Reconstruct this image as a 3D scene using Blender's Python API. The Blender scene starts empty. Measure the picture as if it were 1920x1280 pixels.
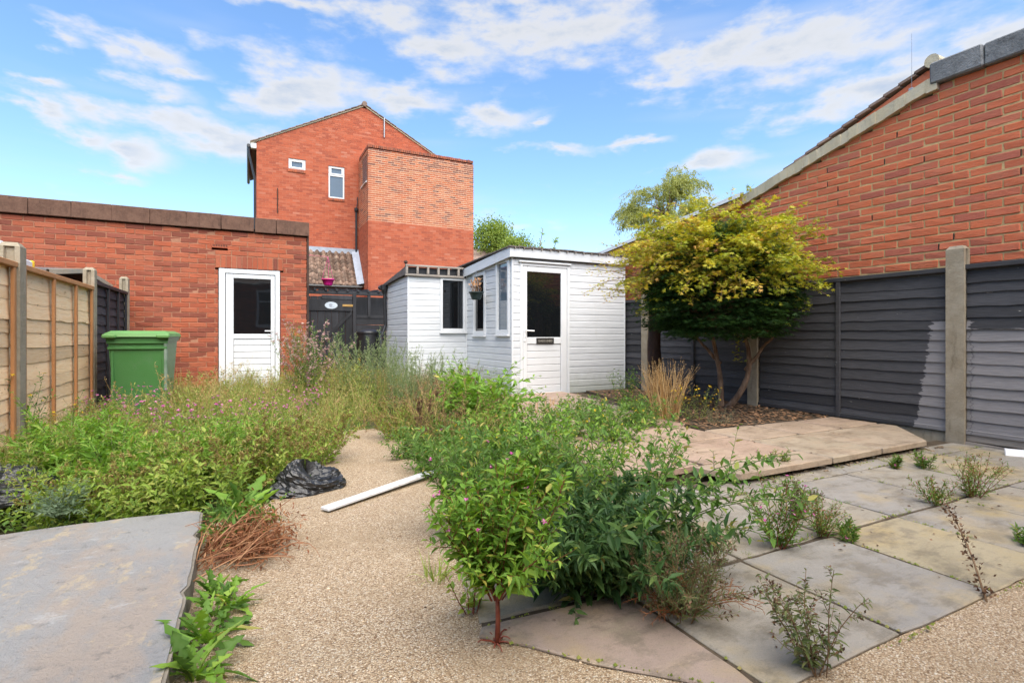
import bpy, math, random
import numpy as np
from mathutils import Matrix, Vector

SC = bpy.context.scene
COL = SC.collection
R = math.radians
rng = np.random.default_rng(7)
rnd = random.Random(11)

# ------------------------------------------------------------------ camera, sky, sun, exposure
YAW = R(26.8); FPX = 980.0; CAMZ = 0.92; HOR = 628.0
SA, CA = math.sin(YAW), math.cos(YAW)
cam_d = bpy.data.cameras.new('camera'); cam = bpy.data.objects.new('camera', cam_d); COL.objects.link(cam)
cam.location = (0, 0, CAMZ); cam.rotation_euler = (R(90), 0, -YAW)
cam_d.sensor_width = 36; cam_d.lens = FPX / 1920 * 36
cam_d.shift_y = -(640 - HOR) / 1920
cam_d.clip_start = 0.05; cam_d.clip_end = 3000
SC.camera = cam

SUN_EL = R(57); SUN_AZ = R(184)          # azimuth clockwise from +Y: light comes from behind and left
sun_d = bpy.data.lights.new('sun', 'SUN'); sun = bpy.data.objects.new('sun', sun_d); COL.objects.link(sun)
sun_d.energy = 2.6; sun_d.angle = R(78); sun_d.color = (1.0, 0.93, 0.80)
sdir = Vector((math.sin(SUN_AZ) * math.cos(SUN_EL), math.cos(SUN_AZ) * math.cos(SUN_EL), math.sin(SUN_EL)))
sun.rotation_euler = sdir.to_track_quat('Z', 'Y').to_euler(); sun.location = (-8, -8, 14)

SC.view_settings.view_transform = 'Standard'; SC.view_settings.look = 'None'
SC.view_settings.gamma = 1.0; SC.view_settings.exposure = 1.58
SC.view_settings.use_curve_mapping = False
SC.cycles.max_bounces = 6; SC.cycles.diffuse_bounces = 3; SC.cycles.glossy_bounces = 3; SC.cycles.transmission_bounces = 4; SC.cycles.transparent_max_bounces = 4
SC.cycles.use_adaptive_sampling = True; SC.cycles.adaptive_threshold = 0.02
SC.cycles.caustics_reflective = False; SC.cycles.caustics_refractive = False

world = bpy.data.worlds.new('World'); SC.world = world; world.use_nodes = True
world.cycles.sampling_method = 'MANUAL'; world.cycles.sample_map_resolution = 256


def ray(px):
    u = (px - 960) / FPX
    return SA + u * CA, CA - u * SA


def build_sky():
    nt = world.node_tree; nt.nodes.clear(); N = nt.nodes; Lk = nt.links

    def nd(t, **k):
        n = N.new(t)
        for a, b in k.items(): setattr(n, a, b)
        return n

    def math_(op, a, b=None, c=None, clamp=False):
        n = nd('ShaderNodeMath', operation=op); n.use_clamp = clamp
        for i, v in enumerate((a, b, c)):
            if v is None: continue
            if isinstance(v, (int, float)): n.inputs[i].default_value = v
            else: Lk.new(v, n.inputs[i])
        return n.outputs[0]
    out = nd('ShaderNodeOutputWorld'); bg = nd('ShaderNodeBackground')
    bg.inputs['Strength'].default_value = 0.145
    sky = nd('ShaderNodeTexSky'); sky.sky_type = 'NISHITA'; sky.sun_disc = False
    sky.sun_elevation = SUN_EL; sky.sun_rotation = SUN_AZ
    sky.altitude = 50; sky.air_density = 1.0; sky.dust_density = 1.2; sky.ozone_density = 2.0
    hs = nd('ShaderNodeHueSaturation'); hs.inputs['Saturation'].default_value = 1.14; hs.inputs['Value'].default_value = 0.72
    Lk.new(sky.outputs[0], hs.inputs['Color'])
    tc = nd('ShaderNodeTexCoord'); sep = nd('ShaderNodeSeparateXYZ'); Lk.new(tc.outputs['Generated'], sep.inputs[0])
    X, Y, Z = sep.outputs
    az = math_('ARCTAN2', X, Y); el = math_('ARCSINE', Z)
    ae = nd('ShaderNodeCombineXYZ'); Lk.new(az, ae.inputs[0]); Lk.new(el, ae.inputs[1])
    # ragged cloud edges: warp direction with noise stretched along the horizon
    mp = nd('ShaderNodeMapping'); mp.inputs['Scale'].default_value = (1.0, 2.4, 1.0); Lk.new(ae.outputs[0], mp.inputs[0])
    n1 = nd('ShaderNodeTexNoise'); n1.inputs['Scale'].default_value = 8.5; n1.inputs['Detail'].default_value = 5; n1.inputs['Roughness'].default_value = 0.58
    Lk.new(mp.outputs[0], n1.inputs['Vector'])
    sub = nd('ShaderNodeVectorMath', operation='SUBTRACT'); Lk.new(n1.outputs['Color'], sub.inputs[0]); sub.inputs[1].default_value = (.5, .5, .5)
    scl = nd('ShaderNodeVectorMath', operation='MULTIPLY'); Lk.new(sub.outputs[0], scl.inputs[0]); scl.inputs[1].default_value = (.13, .07, 0)
    wv = nd('ShaderNodeVectorMath', operation='ADD'); Lk.new(ae.outputs[0], wv.inputs[0]); Lk.new(scl.outputs[0], wv.inputs[1])
    blobs = [(110, 75, 55, 16), (275, 102, 120, 26), (345, 132, 55, 18), (85, 162, 45, 12), (105, 210, 50, 18),
             (290, 225, 160, 34), (170, 258, 60, 36), (250, 287, 85, 34), (215, 325, 60, 14), (300, 172, 80, 24),
             (570, 170, 165, 66), (440, 272, 160, 36), (775, 190, 110, 28), (935, 210, 85, 30), (560, 8, 130, 18),
             (720, 40, 130, 34), (860, 95, 120, 50), (1060, 60, 220, 66), (1010, 10, 260, 40), (1480, 90, 290, 72),
             (1250, 150, 80, 24), (1540, 205, 140, 28), (1690, 150, 180, 52), (1870, 60, 110, 36), (1325, 312, 95, 20),
             (1040, 284, 75, 12), (1215, 270, 45, 10), (1010, 225, 26, 9)]
    acc = None
    for (px, py, w, h) in blobs:
        u = (px - 960) / FPX
        a0 = math.atan(u) + YAW; rr = math.hypot(1, u); e0 = math.atan(((HOR - py) / FPX) / rr)
        wa = w / FPX / (1 + u * u); he = h / FPX / rr / (1 + (((HOR - py) / FPX) / rr) ** 2)
        s = nd('ShaderNodeVectorMath', operation='SUBTRACT'); Lk.new(wv.outputs[0], s.inputs[0]); s.inputs[1].default_value = (a0, e0, 0)
        m = nd('ShaderNodeVectorMath', operation='MULTIPLY'); Lk.new(s.outputs[0], m.inputs[0]); m.inputs[1].default_value = (1 / wa, 1 / he, 0)
        l = nd('ShaderNodeVectorMath', operation='LENGTH'); Lk.new(m.outputs[0], l.inputs[0])
        d = math_('SUBTRACT', 1.25, l.outputs['Value'])
        acc = d if acc is None else math_('SMOOTH_MAX', acc, d, 0.25)
    blob = math_('MAXIMUM', acc, -0.6)
    # the same broken cloud goes on over the rest of the sky
    pz = math_('ADD', math_('MAXIMUM', Z, 0.0), 0.12)
    pl = nd('ShaderNodeCombineXYZ'); Lk.new(math_('DIVIDE', X, pz), pl.inputs[0]); Lk.new(math_('DIVIDE', Y, pz), pl.inputs[1])
    n2 = nd('ShaderNodeTexNoise'); n2.inputs['Scale'].default_value = 0.9; n2.inputs['Detail'].default_value = 4; n2.inputs['Roughness'].default_value = 0.55
    Lk.new(pl.outputs[0], n2.inputs['Vector'])
    gen = math_('MULTIPLY_ADD', n2.outputs['Fac'], 7.0, -4.1)
    dens = math_('MAXIMUM', blob, math_('MINIMUM', gen, 0.9))
    fine = math_('MULTIPLY_ADD', n1.outputs['Fac'], 3.6, -1.85)
    dens = math_('ADD', dens, fine)
    cov = nd('ShaderNodeMapRange', interpolation_type='SMOOTHSTEP'); Lk.new(dens, cov.inputs['Value'])
    cov.inputs['From Min'].default_value = -0.25; cov.inputs['From Max'].default_value = 1.15; cov.inputs['To Max'].default_value = 0.86
    # thin veil low over the horizon
    n3 = nd('ShaderNodeTexNoise'); n3.inputs['Scale'].default_value = 2.2; n3.inputs['Detail'].default_value = 3
    mp3 = nd('ShaderNodeMapping'); mp3.inputs['Scale'].default_value = (0.8, 5.0, 1.0); mp3.inputs['Rotation'].default_value = (0, 0, 0.12); Lk.new(ae.outputs[0], mp3.inputs[0]); Lk.new(mp3.outputs[0], n3.inputs['Vector'])
    veil = nd('ShaderNodeMapRange', interpolation_type='SMOOTHSTEP'); Lk.new(n3.outputs['Fac'], veil.inputs['Value'])
    veil.inputs['From Min'].default_value = 0.5; veil.inputs['From Max'].default_value = 0.8; veil.inputs['To Max'].default_value = 0.45
    fac = math_('MAXIMUM', cov.outputs[0], veil.outputs[0])
    ccol = nd('ShaderNodeValToRGB'); Lk.new(math_('MULTIPLY_ADD', dens, 0.45, 0.05, clamp=True), ccol.inputs[0])
    e = ccol.color_ramp.elements
    e[0].position = 0.0; e[0].color = (1.95, 2.08, 2.28, 1); e[1].position = 1.0; e[1].color = (1.0, 1.28, 1.7, 1)
    k = e.new(0.4); k.color = (2.2, 2.12, 2.0, 1)
    mix = nd('ShaderNodeMix', data_type='RGBA'); Lk.new(fac, mix.inputs['Factor'])
    Lk.new(hs.outputs[0], mix.inputs[6]); Lk.new(ccol.outputs[0], mix.inputs[7])
    Lk.new(mix.outputs[2], bg.inputs['Color']); Lk.new(bg.outputs[0], out.inputs[0])


build_sky()

# ------------------------------------------------------------------ helpers: geometry
CH_S = np.array([(x, y, z) for x in (-1, 1) for y in (-1, 1) for z in (-1, 1)], float)


def _chamfer_template():
    V = []; idx = {}
    for ci, s in enumerate(CH_S):
        for ax in range(3):
            idx[(ci, ax)] = len(V); V.append((ci, ax))
    F = []
    cid = {tuple(s): i for i, s in enumerate(CH_S)}
    for ax in range(3):
        o1, o2 = [(1, 2), (2, 0), (0, 1)][ax]
        for sg in (-1, 1):
            q = []
            for a, b in ((-1, -1), (1, -1), (1, 1), (-1, 1)):
                s = [0, 0, 0]; s[ax] = sg; s[o1] = a; s[o2] = b
                q.append(idx[(cid[tuple(map(float, s))], ax)])
            F.append(q if sg > 0 else q[::-1])
    for ax in range(3):                      # edges along ax
        o1, o2 = [(1, 2), (2, 0), (0, 1)][ax]
        for a in (-1, 1):
            for b in (-1, 1):
                s0 = [0, 0, 0]; s0[ax] = -1; s0[o1] = a; s0[o2] = b
                s1 = list(s0); s1[ax] = 1
                c0, c1 = cid[tuple(map(float, s0))], cid[tuple(map(float, s1))]
                q = [idx[(c0, o1)], idx[(c0, o2)], idx[(c1, o2)], idx[(c1, o1)]]
                F.append(q if a * b > 0 else q[::-1])
    T = []
    for ci, s in enumerate(CH_S):
        t = [idx[(ci, 0)], idx[(ci, 1)], idx[(ci, 2)]]
        T.append(t if s[0] * s[1] * s[2] > 0 else t[::-1])
    return V, np.array(F), np.array(T)


CH_V, CH_Q, CH_T = _chamfer_template()
CH_SG = np.array([CH_S[ci] for ci, ax in CH_V]); CH_AX = np.array([ax for ci, ax in CH_V])
BOXQ = np.array([(0, 1, 3, 2), (4, 6, 7, 5), (0, 4, 5, 1), (2, 3, 7, 6), (0, 2, 6, 4), (1, 5, 7, 3)])


class Geo:
    def __init__(s):
        s.V = []; s.T = []; s.Q = []; s.tint = []; s.mT = []; s.mQ = []; s.n = 0

    def add(s, V, Q=None, T=None, tint=0.5, mat=0):
        V = np.asarray(V, float).reshape(-1, 3); n = len(V)
        s.V.append(V)
        t = np.empty(n); t[:] = tint; s.tint.append(t)
        if Q is not None and len(Q): q = np.asarray(Q, int).reshape(-1, 4) + s.n; s.Q.append(q); s.mQ.append(np.full(len(q), mat))
        if T is not None and len(T): q = np.asarray(T, int).reshape(-1, 3) + s.n; s.T.append(q); s.mT.append(np.full(len(q), mat))
        s.n += n
        return s

    def box(s, x0, x1, y0, y1, z0, z1, tint=.5, mat=0):
        V = [(x, y, z) for x in (x0, x1) for y in (y0, y1) for z in (z0, z1)]
        return s.add(V, BOXQ, None, tint, mat)

    def cbox(s, x0, x1, y0, y1, z0, z1, b=.004, tint=.5, mat=0, jit=0, xf=None):
        c = np.array([(x0 + x1) / 2, (y0 + y1) / 2, (z0 + z1) / 2]); h = np.array([abs(x1 - x0) / 2, abs(y1 - y0) / 2, abs(z1 - z0) / 2])
        V = np.repeat(h[None], 24, 0) - b
        V[np.arange(24), CH_AX] += b
        V = V * CH_SG
        if jit: V += rng.normal(0, jit, (8, 3))[np.array([ci for ci, ax in CH_V])]
        V = V + c
        if xf is not None: V = V @ np.array(xf.to_3x3()).T + np.array(xf.translation)
        return s.add(V, CH_Q, CH_T, tint, mat)

    def tube(s, P, rad, k=5, tint=.5, mat=0, cap=True):
        P = np.asarray(P, float); n = len(P); r = np.broadcast_to(np.asarray(rad, float), (n,))
        T = np.gradient(P, axis=0); T /= np.linalg.norm(T, axis=1)[:, None] + 1e-9
        ref = np.array([0, 0, 1.0]) if abs(T[0][2]) < .9 else np.array([1.0, 0, 0])
        A = np.cross(T, ref); A /= np.linalg.norm(A, axis=1)[:, None] + 1e-9
        B = np.cross(T, A)
        ang = np.arange(k) * 2 * math.pi / k
        V = P[:, None] + r[:, None, None] * (np.cos(ang)[None, :, None] * A[:, None] + np.sin(ang)[None, :, None] * B[:, None])
        V = V.reshape(-1, 3)
        i = np.arange(n - 1)[:, None] * k; j = np.arange(k)[None]; j2 = (j + 1) % k
        Q = np.stack([i + j, i + j2, i + k + j2, i + k + j], -1).reshape(-1, 4)
        Tr = []
        if cap:
            V = np.vstack([V, P[:1], P[-1:]]); c0 = n * k; c1 = c0 + 1
            Tr = [(c0, (q + 1) % k, q) for q in range(k)] + [(c1, (n - 1) * k + q, (n - 1) * k + (q + 1) % k) for q in range(k)]
        return s.add(V, Q, Tr, tint, mat)

    def lathe(s, prof, c, k=20, tint=.5, mat=0, sx=1, sy=1):
        prof = np.asarray(prof, float); n = len(prof); ang = np.arange(k) * 2 * math.pi / k
        V = np.stack([prof[:, 0][:, None] * np.cos(ang) * sx, prof[:, 0][:, None] * np.sin(ang) * sy, np.repeat(prof[:, 1][:, None], k, 1)], -1).reshape(-1, 3) + np.array(c)
        i = np.arange(n - 1)[:, None] * k; j = np.arange(k)[None]; j2 = (j + 1) % k
        Q = np.stack([i + j, i + j2, i + k + j2, i + k + j], -1).reshape(-1, 4)
        return s.add(V, Q, None, tint, mat)

    def prism(s, poly, axis, a, b, tint=.5, mat=0):
        """poly: 2-D outline (counter-clockwise); swept along axis 'x','y' or 'z' from a to b"""
        import mathutils
        n = len(poly)
        def p3(p, t): return {'x': (t, p[0], p[1]), 'y': (p[0], t, p[1]), 'z': (p[0], p[1], t)}[axis]
        V = [p3(p, a) for p in poly] + [p3(p, b) for p in poly]
        tris = mathutils.geometry.tessellate_polygon([[Vector((p[0], p[1], 0)) for p in poly]])
        Q = [(i, (i + 1) % n, n + (i + 1) % n, n + i) for i in range(n)]
        T = [t for t in tris] + [tuple(n + q for q in t[::-1]) for t in tris]
        return s.add(V, Q, T, tint, mat)

    def merge(s, g, M=None, dt=0.0):
        """append a copy of geo g transformed by 4x4 M"""
        V, tint, Q, T, mq, mt = g.flat()
        if M is not None:
            M = np.asarray(M); V = V @ M[:3, :3].T + M[:3, 3]
        s.V.append(V); s.tint.append(np.clip(tint + dt, 0, 1))
        if len(Q): s.Q.append(Q + s.n); s.mQ.append(mq)
        if len(T): s.T.append(T + s.n); s.mT.append(mt)
        s.n += len(V)

    def flat(s):
        if getattr(s, '_f', None) is None or s._f[0].shape[0] != s.n:
            e = np.zeros((0, 4), int)
            s._f = (np.concatenate(s.V), np.concatenate(s.tint),
                    np.concatenate(s.Q) if s.Q else e, np.concatenate(s.T) if s.T else e[:, :3],
                    np.concatenate(s.mQ) if s.Q else e[:, 0], np.concatenate(s.mT) if s.T else e[:, 0])
        return s._f

    def mesh(s, name, mats, smooth=False):
        V, tint, Q, T, mq, mt = s.flat()
        me = bpy.data.meshes.new(name)
        nq, ntr = len(Q), len(T)
        me.vertices.add(len(V)); me.vertices.foreach_set('co', V.astype(np.float32).ravel())
        me.loops.add(nq * 4 + ntr * 3)
        me.loops.foreach_set('vertex_index', np.concatenate([Q.ravel(), T.ravel()]).astype(np.int32))
        me.polygons.add(nq + ntr)
        ls = np.concatenate([np.arange(nq) * 4, nq * 4 + np.arange(ntr) * 3]).astype(np.int32)
        me.polygons.foreach_set('loop_start', ls)
        me.polygons.foreach_set('material_index', np.concatenate([mq, mt]).astype(np.int32))
        if smooth: me.polygons.foreach_set('use_smooth', np.ones(nq + ntr, bool))
        else: me.polygons.foreach_set('use_smooth', np.zeros(nq + ntr, bool))
        at = me.attributes.new('tint', 'FLOAT', 'POINT'); at.data.foreach_set('value', tint.astype(np.float32))
        for m in (mats if isinstance(mats, (list, tuple)) else [mats]): me.materials.append(m)
        me.update(); me.validate()
        return me


WM = {}


def thing(name, label, cat, loc=(0, 0, 0), group=None):
    o = bpy.data.objects.new(name, None); COL.objects.link(o); o.location = loc; o.empty_display_size = .1
    o['label'] = label; o['category'] = cat
    if group: o['group'] = group
    WM[o] = Matrix.Translation(loc)
    return o


def put(name, me, parent=None, loc=None, rot=None, kind=None):
    o = bpy.data.objects.new(name, me); COL.objects.link(o)
    M = Matrix.Identity(4)
    if loc is not None: M = Matrix.Translation(loc)
    if rot is not None: M = M @ rot.to_4x4()
    if parent is not None:
        o.parent = parent; o.matrix_parent_inverse = WM[parent].inverted()
    o.matrix_basis = M
    WM[o] = M if parent is None else M
    if kind: o['kind'] = kind
    return o


def part(name, geo, mats, parent, kind=None, smooth=False, label=None):
    o = put(name, geo.mesh(name, mats, smooth), parent, kind=kind)
    if label: o['label'] = label
    return o


def struct(name, geo, mats, smooth=False, parent=None):
    o = put(name, geo.mesh(name, mats, smooth), parent, kind='structure' if parent is None else None)
    return o


def single(name, geo, mats, label, cat, group=None, smooth=False, kind=None):
    o = put(name, geo.mesh(name, mats, smooth), None, kind=kind)
    o['label'] = label; o['category'] = cat
    if group: o['group'] = group
    return o


def ground_at(px, py, z=0.0):
    d = FPX * (CAMZ - z) / (py - HOR); r = ray(px)
    return np.array([r[0] * d, r[1] * d, z])


def spot(px, d, z=0.0):
    r = ray(px)
    return np.array([r[0] * d, r[1] * d, z])


# ------------------------------------------------------------------ helpers: materials
class NT:
    def __init__(s, name):
        s.m = bpy.data.materials.new(name); s.m.use_nodes = True; s.nt = s.m.node_tree; s.nt.nodes.clear()
        s.out = s.n('ShaderNodeOutputMaterial')

    def n(s, t, **k):
        x = s.nt.nodes.new(t)
        for a, b in k.items(): setattr(x, a, b)
        return x

    def l(s, a, b): s.nt.links.new(a, b)

    def math(s, op, a, b=None, c=None, clamp=False):
        n = s.n('ShaderNodeMath', operation=op); n.use_clamp = clamp
        for i, v in enumerate((a, b, c)):
            if v is None: continue
            if isinstance(v, (int, float)): n.inputs[i].default_value = v
            else: s.l(v, n.inputs[i])
        return n.outputs[0]

    def pos(s):
        if not hasattr(s, '_p'): s._p = s.n('ShaderNodeNewGeometry').outputs['Position']
        return s._p

    def mapped(s, scale):
        m = s.n('ShaderNodeMapping'); m.inputs['Scale'].default_value = scale; s.l(s.pos(), m.inputs[0]); return m.outputs[0]

    def noise(s, scale, detail=4, rough=.55, vec=None, out='Fac'):
        n = s.n('ShaderNodeTexNoise'); n.inputs['Scale'].default_value = scale; n.inputs['Detail'].default_value = detail; n.inputs['Roughness'].default_value = rough
        s.l(vec if vec is not None else s.pos(), n.inputs['Vector']); return n.outputs[out]

    def voro(s, scale, feature='F1', out='Distance', vec=None):
        n = s.n('ShaderNodeTexVoronoi', feature=feature); n.inputs['Scale'].default_value = scale
        s.l(vec if vec is not None else s.pos(), n.inputs['Vector']); return n.outputs[out]

    def ramp(s, fac, stops):
        r = s.n('ShaderNodeValToRGB'); s.l(fac, r.inputs[0]); e = r.color_ramp.elements
        e[0].position, e[0].color = stops[0][0], (*stops[0][1], 1)
        e[1].position, e[1].color = stops[-1][0], (*stops[-1][1], 1)
        for p, c in stops[1:-1]: k = e.new(p); k.color = (*c, 1)
        return r.outputs[0]

    def rng(s, v, a, b, c=0., d=1., smooth=True):
        m = s.n('ShaderNodeMapRange', interpolation_type='SMOOTHSTEP' if smooth else 'LINEAR'); s.l(v, m.inputs['Value'])
        for i, x in zip(('From Min', 'From Max', 'To Min', 'To Max'), (a, b, c, d)): m.inputs[i].default_value = x
        return m.outputs[0]

    def mix(s, fac, a, b, mode='MIX'):
        m = s.n('ShaderNodeMix', data_type='RGBA', blend_type=mode)
        for i, v in ((0, fac), (6, a), (7, b)):
            if isinstance(v, (int, float)): m.inputs[i].default_value = v
            elif isinstance(v, tuple): m.inputs[i].default_value = (*v, 1)
            else: s.l(v, m.inputs[i])
        return m.outputs[2]

    def attr(s, name='tint'):
        return s.n('ShaderNodeAttribute', attribute_name=name).outputs['Fac']

    def bump(s, h, dist=.003, strength=1.0):
        b = s.n('ShaderNodeBump'); b.inputs['Distance'].default_value = dist; b.inputs['Strength'].default_value = strength; s.l(h, b.inputs['Height']); return b.outputs[0]

    def done(s, col, rough=.8, normal=None, spec=.3, metal=0.):
        p = s.n('ShaderNodeBsdfPrincipled')
        if isinstance(col, tuple): p.inputs['Base Color'].default_value = (*col, 1)
        else: s.l(col, p.inputs['Base Color'])
        if isinstance(rough, (int, float)): p.inputs['Roughness'].default_value = rough
        else: s.l(rough, p.inputs['Roughness'])
        p.inputs['Specular IOR Level'].default_value = spec; p.inputs['Metallic'].default_value = metal
        if normal is not None: s.l(normal, p.inputs['Normal'])
        s.l(p.outputs[0], s.out.inputs[0]); return s.m


def plain(name, c1, c2=None, scale=6., rough=.7, bump=.0, bscale=60., spec=.3, tint=0., metal=0., stretch=(1, 1, 1), dirt=None):
    t = NT(name); c2 = c2 or tuple(x * .75 for x in c1)
    v = t.mapped(stretch)
    col = t.mix(t.rng(t.noise(scale, 5, .6, v), .3, .7), c1, c2)
    if dirt: col = t.mix(t.rng(t.noise(dirt[1], 7, .65), .52, .72, 0, dirt[2]), col, dirt[0])
    if tint:
        f = t.math('MULTIPLY_ADD', t.attr(), 2 * tint, 1 - tint)
        hsv = t.n('ShaderNodeHueSaturation'); t.l(f, hsv.inputs['Value']); t.l(col, hsv.inputs['Color']); col = hsv.outputs[0]
    nrm = t.bump(t.noise(bscale, 4, .6, v), bump) if bump else None
    return t.done(col, rough, nrm, spec, metal)


def brick_mat(name, stops, speck=(.2, .1, .08), rough=.85, bump=.004, stain=None):
    t = NT(name)
    col = t.ramp(t.attr(), stops)
    col = t.mix(t.rng(t.noise(9, 5, .6), .35, .75, 0, .35), col, speck)
    col = t.mix(t.rng(t.noise(55, 5, .7), .5, .75, 0, .5), col, speck)
    if stain: col = t.mix(t.rng(t.noise(stain[1], 6, .65), .5, .75, 0, stain[2]), col, stain[0])
    h = t.math('ADD', t.noise(90, 5, .7), t.math('MULTIPLY', t.noise(25, 3, .5, t.mapped((1, 1, 2.5))), 1.2))
    return t.done(col, rough, t.bump(h, bump), .2)


def leaf_mat(name, stops, rough=.5, trans=.40):
    t = NT(name)
    col = t.ramp(t.attr(), stops)
    p = t.n('ShaderNodeBsdfPrincipled'); t.l(col, p.inputs['Base Color']); p.inputs['Roughness'].default_value = rough; p.inputs['Specular IOR Level'].default_value = .25
    tr = t.n('ShaderNodeBsdfTranslucent'); hs = t.n('ShaderNodeHueSaturation'); hs.inputs['Hue'].default_value = .485; hs.inputs['Saturation'].default_value = 1.1; hs.inputs['Value'].default_value = 1.3
    t.l(col, hs.inputs['Color']); t.l(hs.outputs[0], tr.inputs['Color'])
    mx = t.n('ShaderNodeMixShader'); mx.inputs[0].default_value = trans; t.l(p.outputs[0], mx.inputs[1]); t.l(tr.outputs[0], mx.inputs[2])
    t.l(mx.outputs[0], t.out.inputs[0]); return t.m

# ------------------------------------------------------------------ materials
def gravel_mat():
    t = NT('exposed_aggregate')
    warp = t.n('ShaderNodeVectorMath', operation='ADD')
    sc = t.n('ShaderNodeVectorMath', operation='SCALE'); t.l(t.noise(220, 2, .5, out='Color'), sc.inputs[0]); sc.inputs['Scale'].default_value = .004
    t.l(t.pos(), warp.inputs[0]); t.l(sc.outputs[0], warp.inputs[1])
    v = t.n('ShaderNodeTexVoronoi'); v.inputs['Scale'].default_value = 200; v.inputs['Randomness'].default_value = 1; t.l(warp.outputs[0], v.inputs['Vector'])
    sp = t.n('ShaderNodeSeparateColor'); t.l(v.outputs['Color'], sp.inputs[0])
    col = t.ramp(sp.outputs[0], [(0, (.18, .105, .055)), (.16, (.37, .25, .145)), (.42, (.52, .38, .24)), (.7, (.60, .465, .315)), (.9, (.68, .56, .41)), (1, (.76, .68, .56))])
    col = t.mix(t.rng(v.outputs['Distance'], .35, .75, 0, .75), col, (.20, .135, .08))
    col = t.mix(t.rng(t.noise(2.3, 6, .62), .45, .72, 0, .5), col, (.31, .22, .13), 'MIX')
    col = t.mix(t.rng(t.noise(.9, 5, .6), .5, .7, 0, .35), col, (.33, .27, .19))
    col = t.mix(t.rng(t.noise(6, 6, .65), .55, .75, 0, .35), col, (.64, .52, .38))
    h = t.math('SUBTRACT', 1.0, v.outputs['Distance'])
    h = t.math('ADD', h, t.math('MULTIPLY', t.noise(9, 3), .6))
    return t.done(col, .75, t.bump(h, .006), .3)


def slab_mat(name, stops, stain, dark, bump=.0025):
    t = NT(name)
    col = t.ramp(t.attr(), stops)
    col = t.mix(t.rng(t.noise(1.9, 6, .6), .48, .66, 0, .7), col, stain)
    col = t.mix(t.rng(t.noise(9, 8, .75, t.mapped((.5, 1.3, 1))), .5, .64, 0, .5), col, tuple(x * .8 for x in dark))
    col = t.mix(t.rng(t.noise(5.5, 8, .72), .5, .62, 0, .55), col, dark)
    col = t.mix(t.rng(t.noise(3.7, 7, .65, t.mapped((1, 2.2, 1))), .52, .66, 0, .55), col, tuple(min(.6, x * 1.9) for x in dark))
    col = t.mix(t.rng(t.noise(240, 3, .6), .5, .75, 0, .35), col, tuple(x * .5 for x in dark))
    col = t.mix(t.rng(t.noise(75, 6, .75), .56, .66, 0, .45), col, tuple(min(.5, x * 2.3) for x in dark))
    rough = t.rng(t.noise(3.1, 5, .6), .35, .7, .38, .8)
    return t.done(col, rough, t.bump(t.math('ADD', t.noise(14, 7, .65), t.math('MULTIPLY', t.noise(120, 5, .7), .5)), bump * 2.6), .4)


def concrete_sheet_mat():
    t = NT('weathered_grey_sheet')
    col = t.mix(t.rng(t.noise(1.4, 6, .6), .3, .7), (.215, .21, .205), (.285, .275, .26))
    col = t.mix(t.rng(t.noise(3.0, 7, .68, t.mapped((1.0, .5, 1))), .48, .62, 0, .65), col, (.32, .25, .19))
    col = t.mix(t.rng(t.noise(7.5, 8, .72, t.mapped((1, .55, 1))), .55, .63, 0, .7), col, (.40, .32, .21))
    col = t.mix(t.rng(t.noise(5.0, 8, .75, t.mapped((.6, 1, 1))), .58, .66, 0, .55), col, (.40, .39, .375))
    col = t.mix(t.rng(t.noise(11, 8, .75), .56, .68, 0, .75), col, (.13, .12, .11))
    col = t.mix(t.rng(t.noise(90, 5, .7), .58, .74, 0, .5), col, (.14, .13, .125))
    h = t.math('ADD', t.noise(22, 6, .65), t.math('MULTIPLY', t.noise(130, 4, .7), .7))
    return t.done(col, .62, t.bump(h, .009), .35)


def fence_mat(name, dark, light, region):
    """dark stain; a paler unfinished patch with a shape of its own (region given in world y and z)"""
    t = NT(name)
    gr = t.noise(7, 6, .65, t.mapped((1, 1.2, 14)))
    d = t.mix(t.rng(gr, .3, .75), dark, tuple(x * 1.45 for x in dark))
    f = t.math('MULTIPLY_ADD', t.attr(), .7, .65); hs = t.n('ShaderNodeHueSaturation'); t.l(f, hs.inputs['Value']); t.l(d, hs.inputs['Color']); d = hs.outputs[0]
    if region:
        s = t.n('ShaderNodeSeparateXYZ'); t.l(t.pos(), s.inputs[0])
        w = t.math('MULTIPLY_ADD', t.noise(16, 4, .6, t.mapped((1, .8, 2.2))), .12, -.06)
        y = t.math('ADD', s.outputs[1], w); z = t.math('ADD', s.outputs[2], t.math('MULTIPLY', w, .45))
        lo = t.math('MULTIPLY_ADD', s.outputs[2], -.13, 2.60)
        m1 = t.math('MULTIPLY', t.rng(t.math('SUBTRACT', lo, y), 0, .012), t.rng(z, 1.05, 1.03))
        m2 = t.math('MULTIPLY', t.rng(y, 2.18, 2.16), t.rng(z, .975, .96))
        m1 = t.math('MULTIPLY', m1, t.rng(y, 2.17, 2.18))
        m = t.math('MAXIMUM', m1, m2)
        lt = t.mix(t.rng(gr, .3, .75), light, tuple(x * .78 for x in light))
        d = t.mix(m, d, lt)
    d = t.mix(t.rng(t.noise(30, 6, .7, t.mapped((1, .35, 1.6))), .67, .72, 0, .8), d, (.42, .39, .35))
    return t.done(d, .72, t.bump(gr, .004), .3)


def glass_mat(name, base=(.006, .007, .008), spec=.9):
    t = NT(name)
    h = t.noise(1.6, 2)
    return t.done(base, .03, t.bump(h, .0018), spec)


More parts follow.
